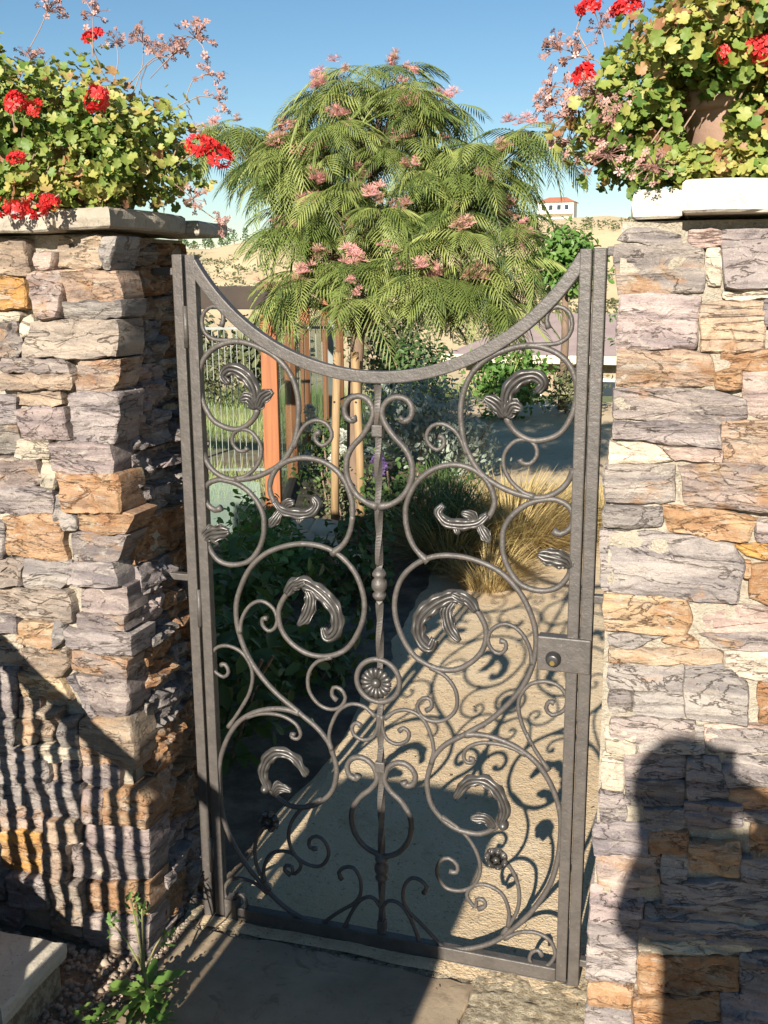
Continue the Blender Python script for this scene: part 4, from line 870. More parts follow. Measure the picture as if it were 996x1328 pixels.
def geranium(label, blobs, potc, heads, umbels, nleaf, keep=lambda p: True):
    root = empty('potted_geranium', potc, label, 'potted plant', 'red geraniums in pots on the wall tops')
    pr = [(.085, 0), (.089, .004), (.110, .122), (.112, .124), (.122, .125), (.125, .129), (.125, .155), (.121, .158), (.112, .157), (.108, .138), (.02, .132)]
    MB().lathe((0, 0, 0), pr, 40).build('pot', M['terracotta'], None, False)
    pot = bpy.data.objects['pot'] if 'pot' in bpy.data.objects else None
    pot = [o for o in COL.objects if o.type == 'MESH' and o.name.startswith('pot') and o.parent is None and not o.name.startswith('potted')][-1]
    pot.parent = root; pot.data.polygons.foreach_set('use_smooth', [True] * len(pot.data.polygons))
    big = []; T = []; ti = []
    tot = sum(b[3] for b in blobs)
    for c, r, sd, wgt in blobs:
        k = 0; m = int(nleaf * wgt / tot)
        while k < m:
            d = rnd_unit(); q = random.random() ** .33; bump = .80 + .38 * noise.noise(d * 2.6 + Vector((sd, 0, 0))) + .22 * noise.noise(d * 6 + Vector((0, sd, 0)))
            p = Vector(c) + Vector((d.x * r[0], d.y * r[1], d.z * r[2])) * q * bump
            if not keep(p) or p.z < 1.665: continue
            if (p.y > -.21 and p.z < 1.70) and random.random() < .7: continue
            k += 1; s = random.uniform(.0055, .0135); n_ = d * .7 + Vector((0, -.15, .5)) + rnd_unit() * .9
            tt = .50 + .36 * noise.noise(p * 9) + random.gauss(0, .20) + .08 * (d.z > .3)
            mt = frame(p, n_, random.random() * 6, s); tt = min(.99, max(0, tt))
            front_ = q * bump > .72 and d.y < .25 and len(big) < 290 and random.random() < .6
            if front_: big.append((mt, tt))
            else: T.append(mt); ti.append(tt)
    place_many('foliage', GLEAF, [Matrix.Translation(-Vector(potc)) @ m for m in T], ti, M['geranium_leaf'], root, kind='stuff').location = (0, 0, 0)
    for mt, tt in big:
        o = bpy.data.objects.new('leaf', LEAFV[min(11, int(tt * 12))]); COL.objects.link(o); o.parent = root; o.matrix_local = Matrix.Translation(-Vector(potc)) @ mt
    stm = MB(); base = Vector(potc) + Vector((0, 0, .14))
    for c, r, sd, wgt in blobs:
        for i in range(6):
            d = rnd_unit(); e = Vector(c) + Vector((d.x * r[0], d.y * r[1], d.z * r[2])) * .75; s0 = base + Vector((random.gauss(0, .02), random.gauss(0, .02) + .02, .012))
            stm.tube(spline([s0, s0.lerp(e, .35) + Vector((0, 0, .07)), e], .03), .0015, 5)
    core = Vector(blobs[0][0])
    for lst, meshes, nm in ((heads, RED, 'flower_head'), (umbels, UMB, 'seed_head')):
        for i, it in enumerate(lst):
            p = Vector(it[:3]); s = it[3] if len(it) > 3 else 1.
            near = min((Vector(b[0]) for b in blobs), key=lambda q: (q - p).length); st0 = near + (p - near) * .6 + rnd_unit() * .03
            stm.tube(spline([st0, (st0 + p) / 2 + Vector((random.gauss(0, .012), random.gauss(0, .012), .015)), p], .02), .0010 if nm == 'seed_head' else .0016, 5)
            o = bpy.data.objects.new(nm, meshes[i % len(meshes)]); COL.objects.link(o); o.parent = root
            dirn = (p - near).normalized() + Vector((0, -.5, .5)); o.matrix_local = Matrix.Translation(-Vector(potc)) @ frame(p, dirn + rnd_unit() * .4, random.random() * 6, s * (.78 if nm == 'flower_head' else 1)) @ Matrix.Diagonal((random.uniform(.85, 1.15), random.uniform(.85, 1.15), random.uniform(.7, 1.1), 1))
    o = stm.build('stems', M['stem_dry'], root); 
    return root
PX = {}
geranium('big red geranium overflowing its hidden pot on the cap of the left stone wall', [((-.31, -.05, 1.83), (.36, .24, .19), 1., 10), ((-.10, -.04, 1.80), (.22, .22, .16), 5., 5), ((-.36, -.14, 1.90), (.22, .18, .14), 8., 3), ((-.20, -.17, 1.715), (.26, .09, .065), 11., 2), ((-.62, 0, 1.82), (.25, .22, .17), 3., 2)],
         (-.22, 0, 1.678), HEADS_L, [u_ for i_, u_ in enumerate(UMB_L) if i_ % 3 != 1], 7600)
geranium('red geranium with its terracotta pot half showing on the cap of the right stone wall', [((1.14, -.02, 1.91), (.28, .24, .16), 2., 9), ((.98, -.05, 1.80), (.16, .18, .15), 6., 5), ((1.15, -.16, 1.93), (.22, .14, .10), 9., 5), ((1.10, -.16, 1.715), (.19, .07, .055), 4., 3), ((1.20, -.14, 1.80), (.12, .10, .10), 14., 2), ((1.40, 0, 1.86), (.26, .22, .19), 7., 2)],
         (1.155, .0, 1.694), HEADS_R, UMB_R, 7200, keep=lambda p: not (1.052 < p.x < 1.125 and 1.752 < p.z < 1.832 and p.y < .05))

# ---------------------------------------------------------------- silk tree
random.seed(41); np.random.seed(41)
tr_ = empty('silk_tree', (-.97, 3.92, 0), 'feathery silk tree with pink blossom standing between two stakes behind the gate', 'tree')
trunk = spline([(-.97, 3.92, -.05), (-.975, 3.92, .5), (-.955, 3.90, .95), (-.93, 3.90, 1.25)], .1)
MB().tube(trunk, list(np.linspace(.052, .040, len(trunk))), 10).build('trunk', M['bark'], tr_, True)
nodes = []
def crown_nodes(n, c, r, zmin):
    k = 0
    while k < n:
        d = rnd_unit()
        if d.z < zmin: continue
        q = random.uniform(.62, 1.02); p = Vector(c) + Vector((d.x * r[0], d.y * r[1], d.z * r[2])) * q
        if all((p - o).length > 0.10 for o, _ in nodes): nodes.append((p, d)); k += 1
        elif random.random() < .02: k += 1
crown_nodes(40, (-.86, 3.9, 2.17), (.62, .46, .56), -.05)
crown_nodes(15, (-.32, 3.85, 1.92), (.32, .36, .34), -.2)
crown_nodes(13, (-1.32, 3.9, 2.16), (.24, .32, .25), -.3)
crown_nodes(6, (-1.70, 3.95, 2.36), (.18, .25, .12), -.4)
crown_nodes(4, (.10, 3.9, 2.24), (.14, .25, .10), -.4)
crown_nodes(10, (-1.12, 3.8, 1.84), (.32, .34, .2), -.4)
crown_nodes(9, (-.20, 3.8, 2.04), (.20, .30, .22), -.4)
crown_nodes(9, (-.06, 3.7, 1.48), (.24, .32, .24), -.3)
crown_nodes(10, (-.78, 3.6, 1.86), (.40, .25, .2), -.6)
crown_nodes(16, (-.45, 3.75, 1.76), (.62, .36, .2), -.3)
crown_nodes(33, (-.62, 3.68, 1.38), (.76, .50, .34), -.05)
limb = MB()
fork = Vector((-.93, 3.90, 1.22)); mains = [Vector((-1.3, 3.85, 1.75)), Vector((-.85, 3.6, 1.6)), Vector((-.42, 3.9, 1.75)), Vector((-.8, 4.25, 1.85)), Vector((-.85, 3.9, 2.1)), Vector((-.25, 3.55, 1.45)), Vector((-1.15, 3.45, 1.4))]
for m in mains: limb.tube(spline([fork, fork.lerp(m, .5) + Vector((0, 0, .06)), m], .1), list(np.linspace(.026, .014, len(spline([fork, fork.lerp(m, .5) + Vector((0, 0, .06)), m], .1)))), 7)
for p, d in nodes:
    m = min(mains, key=lambda q: (q - p).length); sp_ = spline([m, m.lerp(p, .5) + Vector((0, 0, .07)), p], .08); limb.tube(sp_, list(np.linspace(.011, .004, len(sp_))), 5)
limb.build('limbs', M['bark'], tr_, True)
def frond_tmpl(seed):
    random.seed(seed); L = 1.; droop = random.uniform(.40, .80); side = random.uniform(-.15, .15); V = []; F = []
    P = lambda s: Vector((s * L * (1 - .14 * s), side * s * s, .10 * s - droop * s * s)); prev = None
    for i in range(9):
        s = i / 8; p = P(s); n = len(V); w_ = .011 * (1 - .6 * s)
        V += [(p.x, p.y - w_, p.z), (p.x, p.y + w_, p.z + .004)]
        if i: F.append((n - 2, n - 1, n + 1, n))
    npair = 12
    for i in range(npair):
        s = .16 + .84 * i / (npair - 1); p = P(s); ln = .44 * (.55 + .45 * math.sin(math.pi * min(1, .25 + s * .72))) * random.uniform(.85, 1.1)
        for sd in (-1, 1):
            fw = .50 + .35 * s; dv = Vector((fw, sd * (1 - .35 * s), -.22 - droop * s)).normalized(); up = Vector((0, 0, 1)); wv = dv.cross(up).normalized(); hw = .0135
            n = len(V); a, b, c_ = p, p + dv * ln * .55, p + dv * ln + Vector((0, 0, -.07))
            lift = Vector((0, 0, .012))
            V += [tuple(a - wv * hw * .5), tuple(a + wv * hw * .5 ), tuple(b - wv * hw - lift), tuple(b + lift * 0.3), tuple(b + wv * hw - lift), tuple(c_)]
            F += [(n, n + 1, n + 4, n + 3), (n, n + 3, n + 2), (n + 2, n + 3, n + 5), (n + 3, n + 4, n + 5)]
    return V, F
FR = [frond_tmpl(100 + i) for i in range(5)]
random.seed(43)
mesh_fr = []
for i, f in enumerate(FR):
    for tt in (.15, .4, .62, .85):
        o = place_many('frond', f, [Matrix.Identity(4)], [tt], M['silk_leaf']); mesh_fr.append(o.data); bpy.data.objects.remove(o)
rest = [([], []) for _ in FR]; nfr = 0
for p, d in nodes:
    k = random.randint(9, 16); a0 = random.random() * 6.28
    for i in range(k):
        a = random.random() * 6.283; hd = Vector((math.cos(a), math.sin(a), 0)); f = hd + d * .35 + Vector((0, 0, random.uniform(-.55, .45)))
        f.normalize(); n_ = (Vector((0, 0, 1)) + d * .2); s = random.uniform(.15, .31)
        mt = frame(p + f * .01, n_ + rnd_unit() * .4, s=s, fwd=f); tt = min(1, max(0, .5 + random.gauss(0, .27) + .15 * d.z)); v_ = random.randrange(5)  # lower fronds take a darker tint: crown shade put into their colour
        if nfr < 295 and (d.y < .15) and f.y < .55 and random.random() < .62:
            nfr += 1; o = bpy.data.objects.new('frond', mesh_fr[v_ * 4 + min(3, int(tt * 4))]); COL.objects.link(o); o.parent = tr_; o.matrix_local = Matrix.Translation(-tr_.location) @ mt
        else: rest[v_][0].append(mt); rest[v_][1].append(tt)
for f, (mm, tt) in zip(FR, rest):
    if mm: place_many('fronds', f, mm, tt, M['silk_leaf'], tr_, kind='stuff')
PUFF = ([(0, -.02, 0), (0, .02, 0), (1, .028, 0), (1, -.028, 0)], [(0, 1, 2, 3)])
bl = []
for i in range(4):
    T = []; ti = []
    for c in range(4):
        q = rnd_unit() * .026 * (c > 0); q.z = abs(q.z)
        for k in range(60):
            d = rnd_unit(); d.z = abs(d.z) * .9 - .05; z = d.orthogonal().normalized(); T.append(frame(q, z, s=random.uniform(.014, .026), fwd=d)); ti.append(min(1, max(0, random.gauss((.25, .5, .75, .6)[i], .2))))
    o = place_many('blossom', PUFF, T, ti, M['pink_petal']); bl.append(o.data); bpy.data.objects.remove(o)
cand = sorted([(p + d * .015 + Vector((0, -.03, .035)), d) for p, d in nodes if d.y < .5], key=lambda q: random.random())[:84]
for p, d in cand:
    for j in range(random.choice((1, 2, 2))):
        o = bpy.data.objects.new('blossom', bl[random.randrange(4)]); COL.objects.link(o); o.parent = tr_
        o.matrix_local = Matrix.Translation(-tr_.location) @ frame(p + rnd_unit() * .055 * j, Vector((0, -.2, 1)) + rnd_unit() * .3, random.random() * 6, random.uniform(.9, 1.9))
for i, (x, y, lab) in enumerate(((-1.03, 3.70, 'pale round tree stake standing left of the silk tree trunk'), (-.86, 3.72, 'pale round tree stake leaning right of the silk tree trunk'))):
    s_ = empty('tree_stake', (x, y, 0), lab, 'stake', 'stakes holding the young tree')
    MB().tube([(x, y, -.05), (x - .01 * (i * 2 - 1), y, .5), (x - .035 * (i * 2 - 1), y, 1.12)], [.026, .025, .024], 12).build('pole', M['stake_wood'], s_, True)
    MB().tube([(x - .02 * (i * 2 - 1), y - .03, .83), (-.96, 3.85, .86)], .006, 5).build('tie', M['black_plastic'], s_)
# ---------------------------------------------------------------- timber and glass screen, fence
random.seed(51); np.random.seed(51)
gh = empty('glass_lean_to', (-2.2, 6.6, 0), 'rust-stained timber posts with glass sheets between, running back left of the silk tree', 'greenhouse')
posts = [(-1.39, 3.62, .092), (-1.97, 5.3, .085), (-2.38, 6.62, .085), (-2.75, 8.1, .085), (-3.15, 9.6, .085)]
for x, y, s in posts: bevel(MB().box((x, y, .68), (s, s, 1.5), .28).build('post', M['redwood'], gh), .004)
for (xa, ya, _), (xb, yb, _) in zip(posts, posts[1:]):
    a, b = Vector((xa, ya, 0)), Vector((xb, yb, 0)); d = b - a; an = math.atan2(d.y, d.x); m = (a + b) / 2
    MB().box((m.x, m.y, .60), (d.length - .10, .008, 1.16), an).build('glass_pane', M['glass_sheet'], gh)
    MB().box((m.x, m.y, 1.475), (d.length, .10, .09), an).build('top_beam', M['dark_wood'], gh)
    MB().box((m.x, m.y, .015), (d.length - .10, .06, .05), an).build('sill', M['dark_wood'], gh)
bevel(MB().box((-2.55, 3.56, 1.435), (2.45, .14, .13)).build('eaves_beam', M['dark_wood'], gh), .005)
MB().box((-3.75, 3.56, .68), (.09, .09, 1.4)).build('post', M['redwood'], gh)
MB().box((-2.57, 3.60, .16), (2.2, .008, .36)).build('glass_pane', M['glass_sheet'], gh)
mb = MB()
rf = MB().box((-2.95, 5.1, 1.60), (2.3, 3.2, .03), .27, 0, -.05)
fe = empty('wire_fence', (-3.2, 5.4, 0), 'thin upright-wire fence before the green slope, seen through the upper left of the gate', 'fence')
fa, fb = Vector((-4.6, 4.6, 0)), Vector((-1.75, 5.6, 0)); fd = fb - fa; an = math.atan2(fd.y, fd.x)
bm = MB().box((0, 0, .59), (.005, .005, 1.2), an).me('wire'); bm.materials.append(M['galvanised'])
for i in range(64):
    q = fa + fd * (i + .5) / 64; o = bpy.data.objects.new('wire', bm); COL.objects.link(o); o.parent = fe; o.location = q - fe.location
for z in (.06, 1.17): MB().box(((fa.x + fb.x) / 2, (fa.y + fb.y) / 2, z), (fd.length, .02, .02), an).build('rail', M['galvanised'], fe)
for t_ in (0, .5, 1): q = fa + fd * t_; MB().box((q.x, q.y, .6), (.04, .04, 1.25), an).build('post', M['galvanised'], fe)
for i, (x, y) in enumerate(((-4.9, 9.4), (-5.9, 11.4))): shrub('green_shrub', (x, y, .3), (.8, .6, .55), 900, OVAL, (.05, .10), 'olive_leaf', ['olive shrub standing in the grass right behind the wire fence', 'olive shrub farther back on the grass behind the wire fence'][i], 'shrub', tint=(.2, 1))

# ---------------------------------------------------------------- rocks edging the bed
for i, (x, y, sx, sy, sz) in enumerate([(-1.22, 3.36, .13, .09, .11), (-1.08, 3.30, .11, .08, .12), (-.94, 3.30, .13, .09, .10), (-.80, 3.22, .10, .08, .09), (-1.12, 3.42, .10, .07, .19), (-.97, 3.40, .12, .08, .17), (-.66, 3.02, .11, .09, .08)]):
    me = bpy.data.meshes.new('edging_rock'); bm_ = bmesh.new(); bmesh.ops.create_icosphere(bm_, subdivisions=3, radius=1)
    for v in bm_.verts:
        d = v.co.normalized(); k = 1 + .22 * noise.noise(d * 1.3 + Vector((i * 7, 0, 0))) + .10 * noise.noise(d * 4 + Vector((0, i * 3, 0)))
        d = Vector((math.copysign(abs(d.x) ** .7, d.x), math.copysign(abs(d.y) ** .7, d.y), math.copysign(abs(d.z) ** .7, d.z))); v.co = Vector((d.x * sx, d.y * sy, d.z * sz * .8)) * k * .8
    bm_.to_mesh(me); bm_.free(); me.polygons.foreach_set('use_smooth', [True] * len(me.polygons)); o = obj('edging_rock', me, M['cream_rock']); o.location = (x, y, sz * .45)
    tag(o, ['leftmost cream rock edging the bed at the foot of the timber post', 'cream rock second from the left in the low edging of the bed', 'middle cream rock of the low edging left of the tree stakes', 'cream rock before the tree stakes in the bed edging', 'cream rock on top at the left end of the bed edging', 'cream rock on top of the edging nearer the tree stakes', 'small cream rock at the right end of the bed edging'][i], 'rock', 'cream rocks edging the bed')

# ---------------------------------------------------------------- garden plants
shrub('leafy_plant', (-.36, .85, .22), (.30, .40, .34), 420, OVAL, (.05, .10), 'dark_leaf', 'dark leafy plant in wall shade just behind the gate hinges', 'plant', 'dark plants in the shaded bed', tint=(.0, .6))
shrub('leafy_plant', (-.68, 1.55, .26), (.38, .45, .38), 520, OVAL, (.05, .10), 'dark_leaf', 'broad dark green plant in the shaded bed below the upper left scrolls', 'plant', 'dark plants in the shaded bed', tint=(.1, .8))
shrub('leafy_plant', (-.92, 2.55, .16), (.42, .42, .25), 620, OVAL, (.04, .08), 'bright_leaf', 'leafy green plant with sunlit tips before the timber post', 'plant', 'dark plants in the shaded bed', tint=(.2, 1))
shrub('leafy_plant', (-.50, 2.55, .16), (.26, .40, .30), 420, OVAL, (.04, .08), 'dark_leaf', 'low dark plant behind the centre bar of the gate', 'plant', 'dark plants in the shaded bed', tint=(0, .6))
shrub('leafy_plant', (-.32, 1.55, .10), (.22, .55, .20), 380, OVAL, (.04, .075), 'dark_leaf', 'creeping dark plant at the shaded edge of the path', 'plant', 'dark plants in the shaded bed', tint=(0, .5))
shrub('leafy_plant', (-1.22, 3.0, .20), (.26, .26, .26), 420, OVAL, (.03, .06), 'bright_leaf', 'small bright plant catching the sun before the cream rocks', 'plant', tint=(.4, 1))
shrub('flowering_bush', (-.62, 3.62, .26), (.26, .30, .36), 700, OVAL, (.03, .06), 'dark_leaf', 'dark narrow-leaved bush at the tree stakes with a purple flower', 'bush', tint=(0, .8))
shrub('flowering_bush', (-.30, 3.60, .18), (.24, .40, .34), 800, BLADE, (.14, .30), 'dark_leaf', 'dark strappy bush left of the dry grass clump', 'bush', tint=(.1, .9), fwd_up=1.4)
rb = shrub('rose_bush', (-1.30, 4.35, .32), (.30, .30, .42), 700, OVAL, (.03, .055), 'dark_leaf', 'green rose bush with white blossoms between timber posts and tree stakes', 'rose bush', tint=(.2, 1))
shrub('small_shrub', (-1.05, 4.0, .22), (.30, .3, .36), 900, OVAL, (.02, .04), 'olive_leaf', 'olive green fine-leaved shrub above the cream rocks', 'shrub', tint=(.1, .8))
WH = head_mesh('flower', 'white_petal', .022, 14, .026); PU = head_mesh('flower', 'purple_petal', .03, 26, .02)
for i in range(11):
    o = bpy.data.objects.new('flower', WH); COL.objects.link(o); o.parent = rb; o.location = Vector((-1.26 + random.gauss(0, .14), 4.15 + random.gauss(0, .06), random.uniform(.38, .72))) - rb.location; o.rotation_euler = (1.0, 0, random.random())
    o.scale = (random.uniform(.8, 1.4),) * 3
pb = empty('purple_flower', (-.66, 3.45, 0), 'purple flower spike right of the gate centre bar, below the lyre scroll', 'flower')
for z in (.46, .50, .54): o = bpy.data.objects.new('flower', PU); COL.objects.link(o); o.parent = pb; o.location = (random.gauss(0, .015), 0, z); o.rotation_euler = (.6, 0, z * 9); o.scale = (1.1,) * 3
MB().tube([(-.66, 3.45, 0), (-.655, 3.45, .3), (-.66, 3.45, .54)], .006, 6).build('stem', M['stem_green'], pb)
shrub('silver_shrub', (-1.25, 6.25, .40), (.62, .60, .52), 3000, OVAL, (.03, .07), 'silver_leaf', 'big silver-grey feathery shrub behind the middle of the gate', 'shrub', tint=(.1, 1), fwd_up=1.2)
shrub('silver_shrub', (-.72, 5.75, .26), (.34, .40, .36), 1200, OVAL, (.03, .06), 'silver_leaf', 'smaller silver-grey shrub at the edge of the sandy path', 'shrub', tint=(0, .8), fwd_up=1.2)
shrub('green_shrub', (-1.05, 9.3, .42), (.62, .5, .52), 1500, OVAL, (.05, .10), 'bright_leaf', 'rounded bright green shrub at the far end of the path', 'shrub', tint=(.1, .9))
shrub('green_shrub', (-.40, 9.9, .30), (.40, .4, .40), 900, OVAL, (.04, .08), 'olive_leaf', 'grey-green shrub at the far right end of the path', 'shrub', tint=(.2, 1))
bt = shrub('leafy_tree', (-.62, 10.3, 1.72), (.52, .5, .46), 1800, OVAL, (.06, .12), 'bright_leaf', 'small bright green leafy tree behind the top right corner of the gate', 'tree', tint=(.2, 1), stems=0)
MB().tube([(-.62, 10.3, -.05), (-.60, 10.3, .8), (-.62, 10.3, 1.6)], [.05, .045, .03], 8).build('trunk', M['bark'], bt, True)
shrub('hedge', (.95, 10.0, .80), (1.15, .5, 1.02), 3200, OVAL, (.05, .10), 'dark_leaf', 'tall green hedge glimpsed between the lock post and right wall', 'hedge', tint=(.2, 1))
shrub('green_shrub', (-2.1, 9.2, .45), (.55, .5, .65), 1300, OVAL, (.05, .10), 'dark_leaf', 'dark green shrub behind the silver shrub', 'shrub', tint=(0, .7))
shrub('green_shrub', (-3.1, 11.2, .6), (.8, .6, .9), 1500, OVAL, (.06, .12), 'olive_leaf', 'olive shrub behind the far end of the lean-to', 'shrub', tint=(.1, .9))
for i, (x, y, r, lab) in enumerate(((-8.4, 15.5, 1.2, 'grey-green scrub bush on the slope left of the silk tree'), (-6.9, 15.8, 1.0, 'scrub bush on the slope half hidden by silk tree fronds'), (-10.2, 17.5, 1.3, 'scrub bush at the far left of the grassy slope'))):
    shrub('scrub_bush', (x, y, .15), (r, r, .95), 1100, OVAL, (.12, .22), 'olive_leaf', lab, 'bush', 'scrub bushes on the slope', ground=-.6, tint=(.1, .9), stems=3)
# green grass of the slope, straw clumps beside the path
T = []; ti = []
while len(T) < 16000:
    x = random.uniform(-7.5, -1.9); y = random.uniform(4.4, 13); 
    if nz(x, y, 0, .9) < -.22: continue
    T.append(frame((x, y, height(x, y)), rnd_unit() * .5 + Vector((0, -1, .1)), s=random.uniform(.08, .22), fwd=Vector((0, 0, 1)) + rnd_unit() * .35)); ti.append(min(1, max(0, .5 + .4 * nz(x, y, 4, 2) + random.gauss(0, .2))))
foliage('slope_grass', [(0, (.10, .17, .035)), (.5, (.20, .27, .07)), (1, (.40, .36, .15))], .3)
tag(place_many('grass', BLADE, T, ti, M['slope_grass']), kind='stuff')
def tuft(c, r, n, ln, label, tint=(.2, 1), lean=(0, 0)):
    root = empty('grass_clump', (c[0], c[1], 0), label, 'ornamental grass', 'dry grass clumps beside the path'); T = []; ti = []
    bl_ = ([(0, -.006, 0), (0, .006, 0), (.35, .007, .05), (.35, -.007, .05), (.7, .005, 0), (.7, -.005, 0), (1, 0, -.16)], [(0, 1, 2, 3), (3, 2, 4, 5), (5, 4, 6)])
    for i in range(n):
        a = random.random() * 6.283; q = random.random() ** .5; o_ = Vector((math.cos(a), math.sin(a), 0)); p = Vector((c[0], c[1], 0)) + Vector((o_.x * r[0], o_.y * r[1], 0)) * q * .6
        f = o_ * random.uniform(.2, 1.1) * (.4 + q) + Vector((lean[0], lean[1], 1)); nn = o_ * 1. + Vector((0, 0, -.2)) + rnd_unit() * .5
        T.append(frame(p, -nn + Vector((0, 0, .9)), s=random.uniform(*ln), fwd=f)); ti.append(min(1, max(0, tint[0] + (tint[1] - tint[0]) * random.gauss(.5, .28))))
    place_many('blades', bl_, T, ti, M['straw'], root, kind='stuff'); return root
tuft((.04, 3.75), (.42, .50), 2800, (.28, .55), 'golden dry grass clump spilling over the left edge of the path')
tuft((.52, 4.25), (.42, .40), 2200, (.25, .45), 'golden dry grass clump farther right, just behind the lock side', (.35, 1))
tuft((-.20, 3.30), (.24, .30), 1300, (.25, .5), 'greenish dry grass clump merging into the dark strappy bush', (-.1, .7))
tuft((.08, 2.95), (.20, .20), 800, (.15, .32), 'low straw tuft lying out over the sunlit path', (.3, 1))
# weed in front of the left wall
wd = empty('milk_weed', (.035, -.33, 0), 'spindly green weed rising from gravel before the striped left wall', 'weed')
mb = MB(); tips = []
mb.tube(spline([(.035, -.33, -.01), (.032, -.33, .06), (.02, -.325, .12)], .02), .0042, 6)
for e in ((-.005, -.31, .235), (-.045, -.33, .185), (.085, -.32, .185), (.015, -.30, .21)):
    mb.tube(spline([(.030, -.33, .075), Vector((.030, -.33, .10)).lerp(Vector(e), .5), e], .02), .0022, 5); tips.append(Vector(e))
mb.build('stem', M['stem_green'], wd)
WL = ([(0, 0, 0), (.2, .14, .03), (.35, .08, .02), (.5, .20, .02), (.65, .10, 0), (.8, .13, -.03), (1, 0, -.1), (.8, -.13, -.03), (.65, -.10, 0), (.5, -.20, .02), (.35, -.08, .02), (.2, -.14, .03)], [(0, 1, 2, 10, 11), (2, 3, 4, 8, 9, 10), (4, 5, 6, 7, 8)])
T = []; ti = []
for i in range(44):
    a = random.random() * 6.28; T.append(frame((.035 + .012 * math.cos(a), -.33 + .012 * math.sin(a), random.uniform(.005, .05)), (0, 0, 1) + rnd_unit() * .4 if False else Vector((0, 0, 1)) + rnd_unit() * .4, s=random.uniform(.03, .085), fwd=(math.cos(a), math.sin(a), .45))); ti.append(random.uniform(.3, 1))
for t_ in tips:
    for i in range(11): T.append(frame(t_ + rnd_unit() * .010 - Vector((0, 0, random.random() * .03)), rnd_unit() + Vector((0, -.4, .4)), s=random.uniform(.014, .03), fwd=rnd_unit() + Vector((0, 0, .6)))); ti.append(random.uniform(.5, 1))
place_many('leaves', WL, T, ti, M['bright_leaf'], wd)
for i, (x, y) in enumerate(((.10, -.42), (-.03, -.42))):
    T = [frame((x + random.gauss(0, .02), y + random.gauss(0, .02), .01 + random.random() * .02), Vector((0, 0, 1)) + rnd_unit() * .4, s=random.uniform(.02, .05), fwd=(math.cos(k), math.sin(k), .4)) for k in np.linspace(0, 6, 22)]
    tag(place_many('seedling', WL, T, [random.uniform(.2, .9) for _ in T], M['bright_leaf'], kind='stuff'), ['low leafy seedling right of the spindly weed', 'low leafy seedling left of the spindly weed'][i], 'weed', 'small weeds in the gravel')

T = []; ti = []
for i in range(420):
    x, y = (random.uniform(-.02, .95), random.uniform(-.5, 3.4)) if i % 3 else (random.uniform(-.5, .1), random.uniform(-.6, -.1))
    T.append(frame((x, y, height(x, y) + .018), Vector((0, 0, 1)) + rnd_unit() * .5, random.random() * 6, random.uniform(.004, .014))); ti.append(random.uniform(.0, .6))
foliage('litter', [(0, (.10, .06, .03)), (.6, (.28, .18, .09)), (1, (.3, .25, .1))], .1)
tag(place_many('leaf_litter', OVAL, T, ti, M['litter']), kind='stuff')
# ---------------------------------------------------------------- houses and trees far off
hf = empty('hill_house', (-38, 255, 15.4), 'white house with a red roof on the golden hilltop at upper right', 'house')
MB().box((-37.8, 255, 16.6), (8.4, 6, 4.4)).build('wall', M['white_paint'], hf)
def hip(name, cx, cy, z, lx, ly, h, ridge, mat, par, rz=0):
    v = [(-lx / 2, -ly / 2, 0), (lx / 2, -ly / 2, 0), (lx / 2, ly / 2, 0), (-lx / 2, ly / 2, 0), (-ridge / 2, 0, h), (ridge / 2, 0, h)]
    v = [Matrix.Translation((cx, cy, z)) @ Matrix.Rotation(rz, 4, 'Z') @ Vector(p) for p in v]
    return obj(name, mesh(name, v, [(0, 1, 5, 4), (1, 2, 5), (2, 3, 4, 5), (3, 0, 4), (3, 2, 1, 0)]), mat, par)
hip('roof', -37.8, 255, 18.6, 9.4, 7.2, 1.3, 4, M['red_tile'], hf)
for x in (-40.6, -38.9, -37, -35.2): MB().box((x, 251.95, 17.4), (.9, .1, 1.1)).build('window', M['window_dark'], hf)
MB().box((-37.8, 251.2, 16.0), (8.2, 1.6, .2)).build('balcony', M['white_paint'], hf)
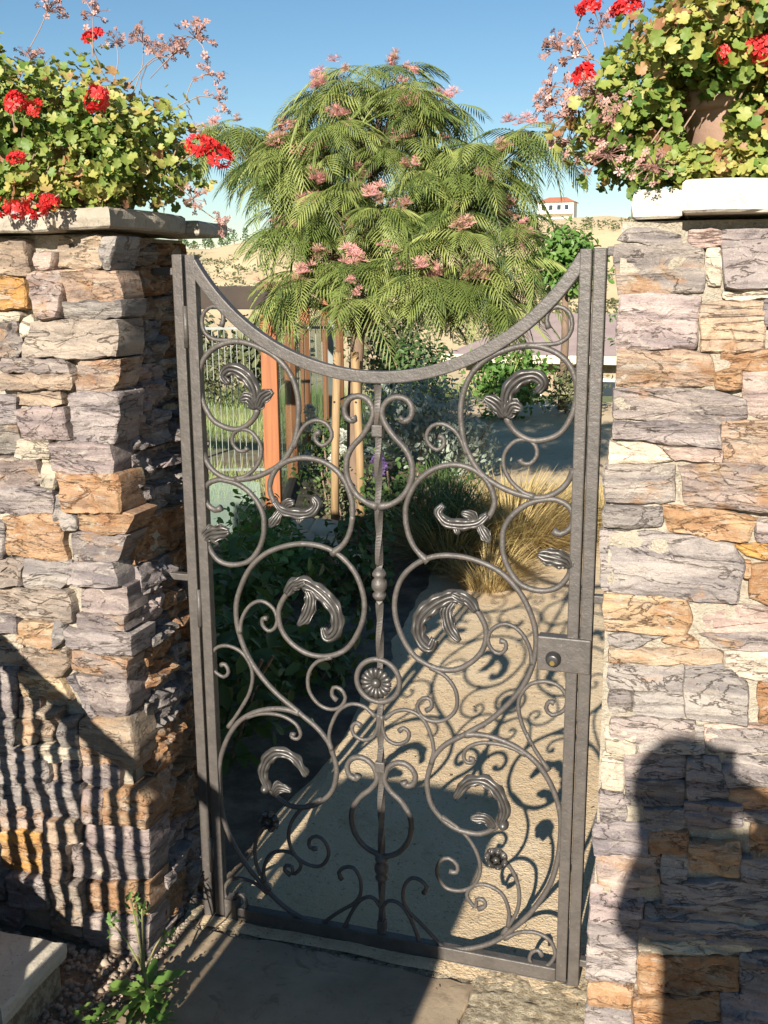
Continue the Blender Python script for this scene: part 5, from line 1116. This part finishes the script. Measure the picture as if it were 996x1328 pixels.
nh = empty('low_house', (-1.2, 26, -2.5), 'low house with mauve tiled roof and white fascia below the silk tree', 'house')
MB().box((-1.2, 26.2, -1.6), (7.6, 4.6, 2.4)).build('wall', M['concrete'], nh)
hip('roof', -1.2, 26.2, -.36, 8.6, 5.6, .95, 4.4, M['mauve_tile'], nh)
MB().box((-1.2, 23.36, -.42), (8.6, .06, .2)).build('fascia', M['cream_rock'], nh)
for x in (-3.6, -1.6, .6): 
    f_ = MB().box((x, 23.87, -1.35), (1.1, .06, .9)).build('window', M['white_paint'], nh); MB().box((x, 23.83, -1.35), (.96, .03, .76)).build('pane', M['window_dark'], f_)
for i in range(9):
    az = -28.6 + i * .42 + random.gauss(0, .08); d = 238 + random.gauss(0, 4); x = 1.137 + d * math.sin(R_(az)); y = -2.05 + d * math.cos(R_(az)); z = height(x, y); hgt = random.uniform(1.4, 2.6)
    rt = empty('far_tree', (x, y, z), 'small dark tree in the row along the far left skyline', 'tree', 'trees on the far left skyline')
    T = []; ti = []
    for k in range(120):
        t_ = random.random(); a = random.random() * 6.28; r = .85 * (1 - t_ * .75) * random.uniform(.5, 1.1); T.append(frame((r * math.cos(a), r * math.sin(a), .4 + t_ * hgt), rnd_unit(), random.random() * 6, random.uniform(.3, .6))); ti.append(random.random() * .7)
    place_many('crown', OVAL, T, ti, M['dark_leaf'], rt).location = (0, 0, 0)
    MB().tube([(x, y, z - .3), (x, y, z + 1)], .12, 5).build('trunk', M['bark'], rt)

T = []; ti = []; random.seed(77)
while len(T) < 9000:
    az = random.uniform(-40, 12); d_ = random.uniform(60, 245); x = 1.137 + d_ * math.sin(R_(az)); y = -2.05 + d_ * math.cos(R_(az))
    if noise.noise(Vector((x * .035, y * .035, 2))) < .18: continue
    for q in range(14): T.append(frame((x + random.gauss(0, .5), y + random.gauss(0, .5), height(x, y) + random.uniform(.1, .9)), rnd_unit(), random.random() * 6, random.uniform(.3, .7))); ti.append(random.random())
tag(place_many('hill_scrub', OVAL, T, ti, M['olive_leaf']), kind='stuff')
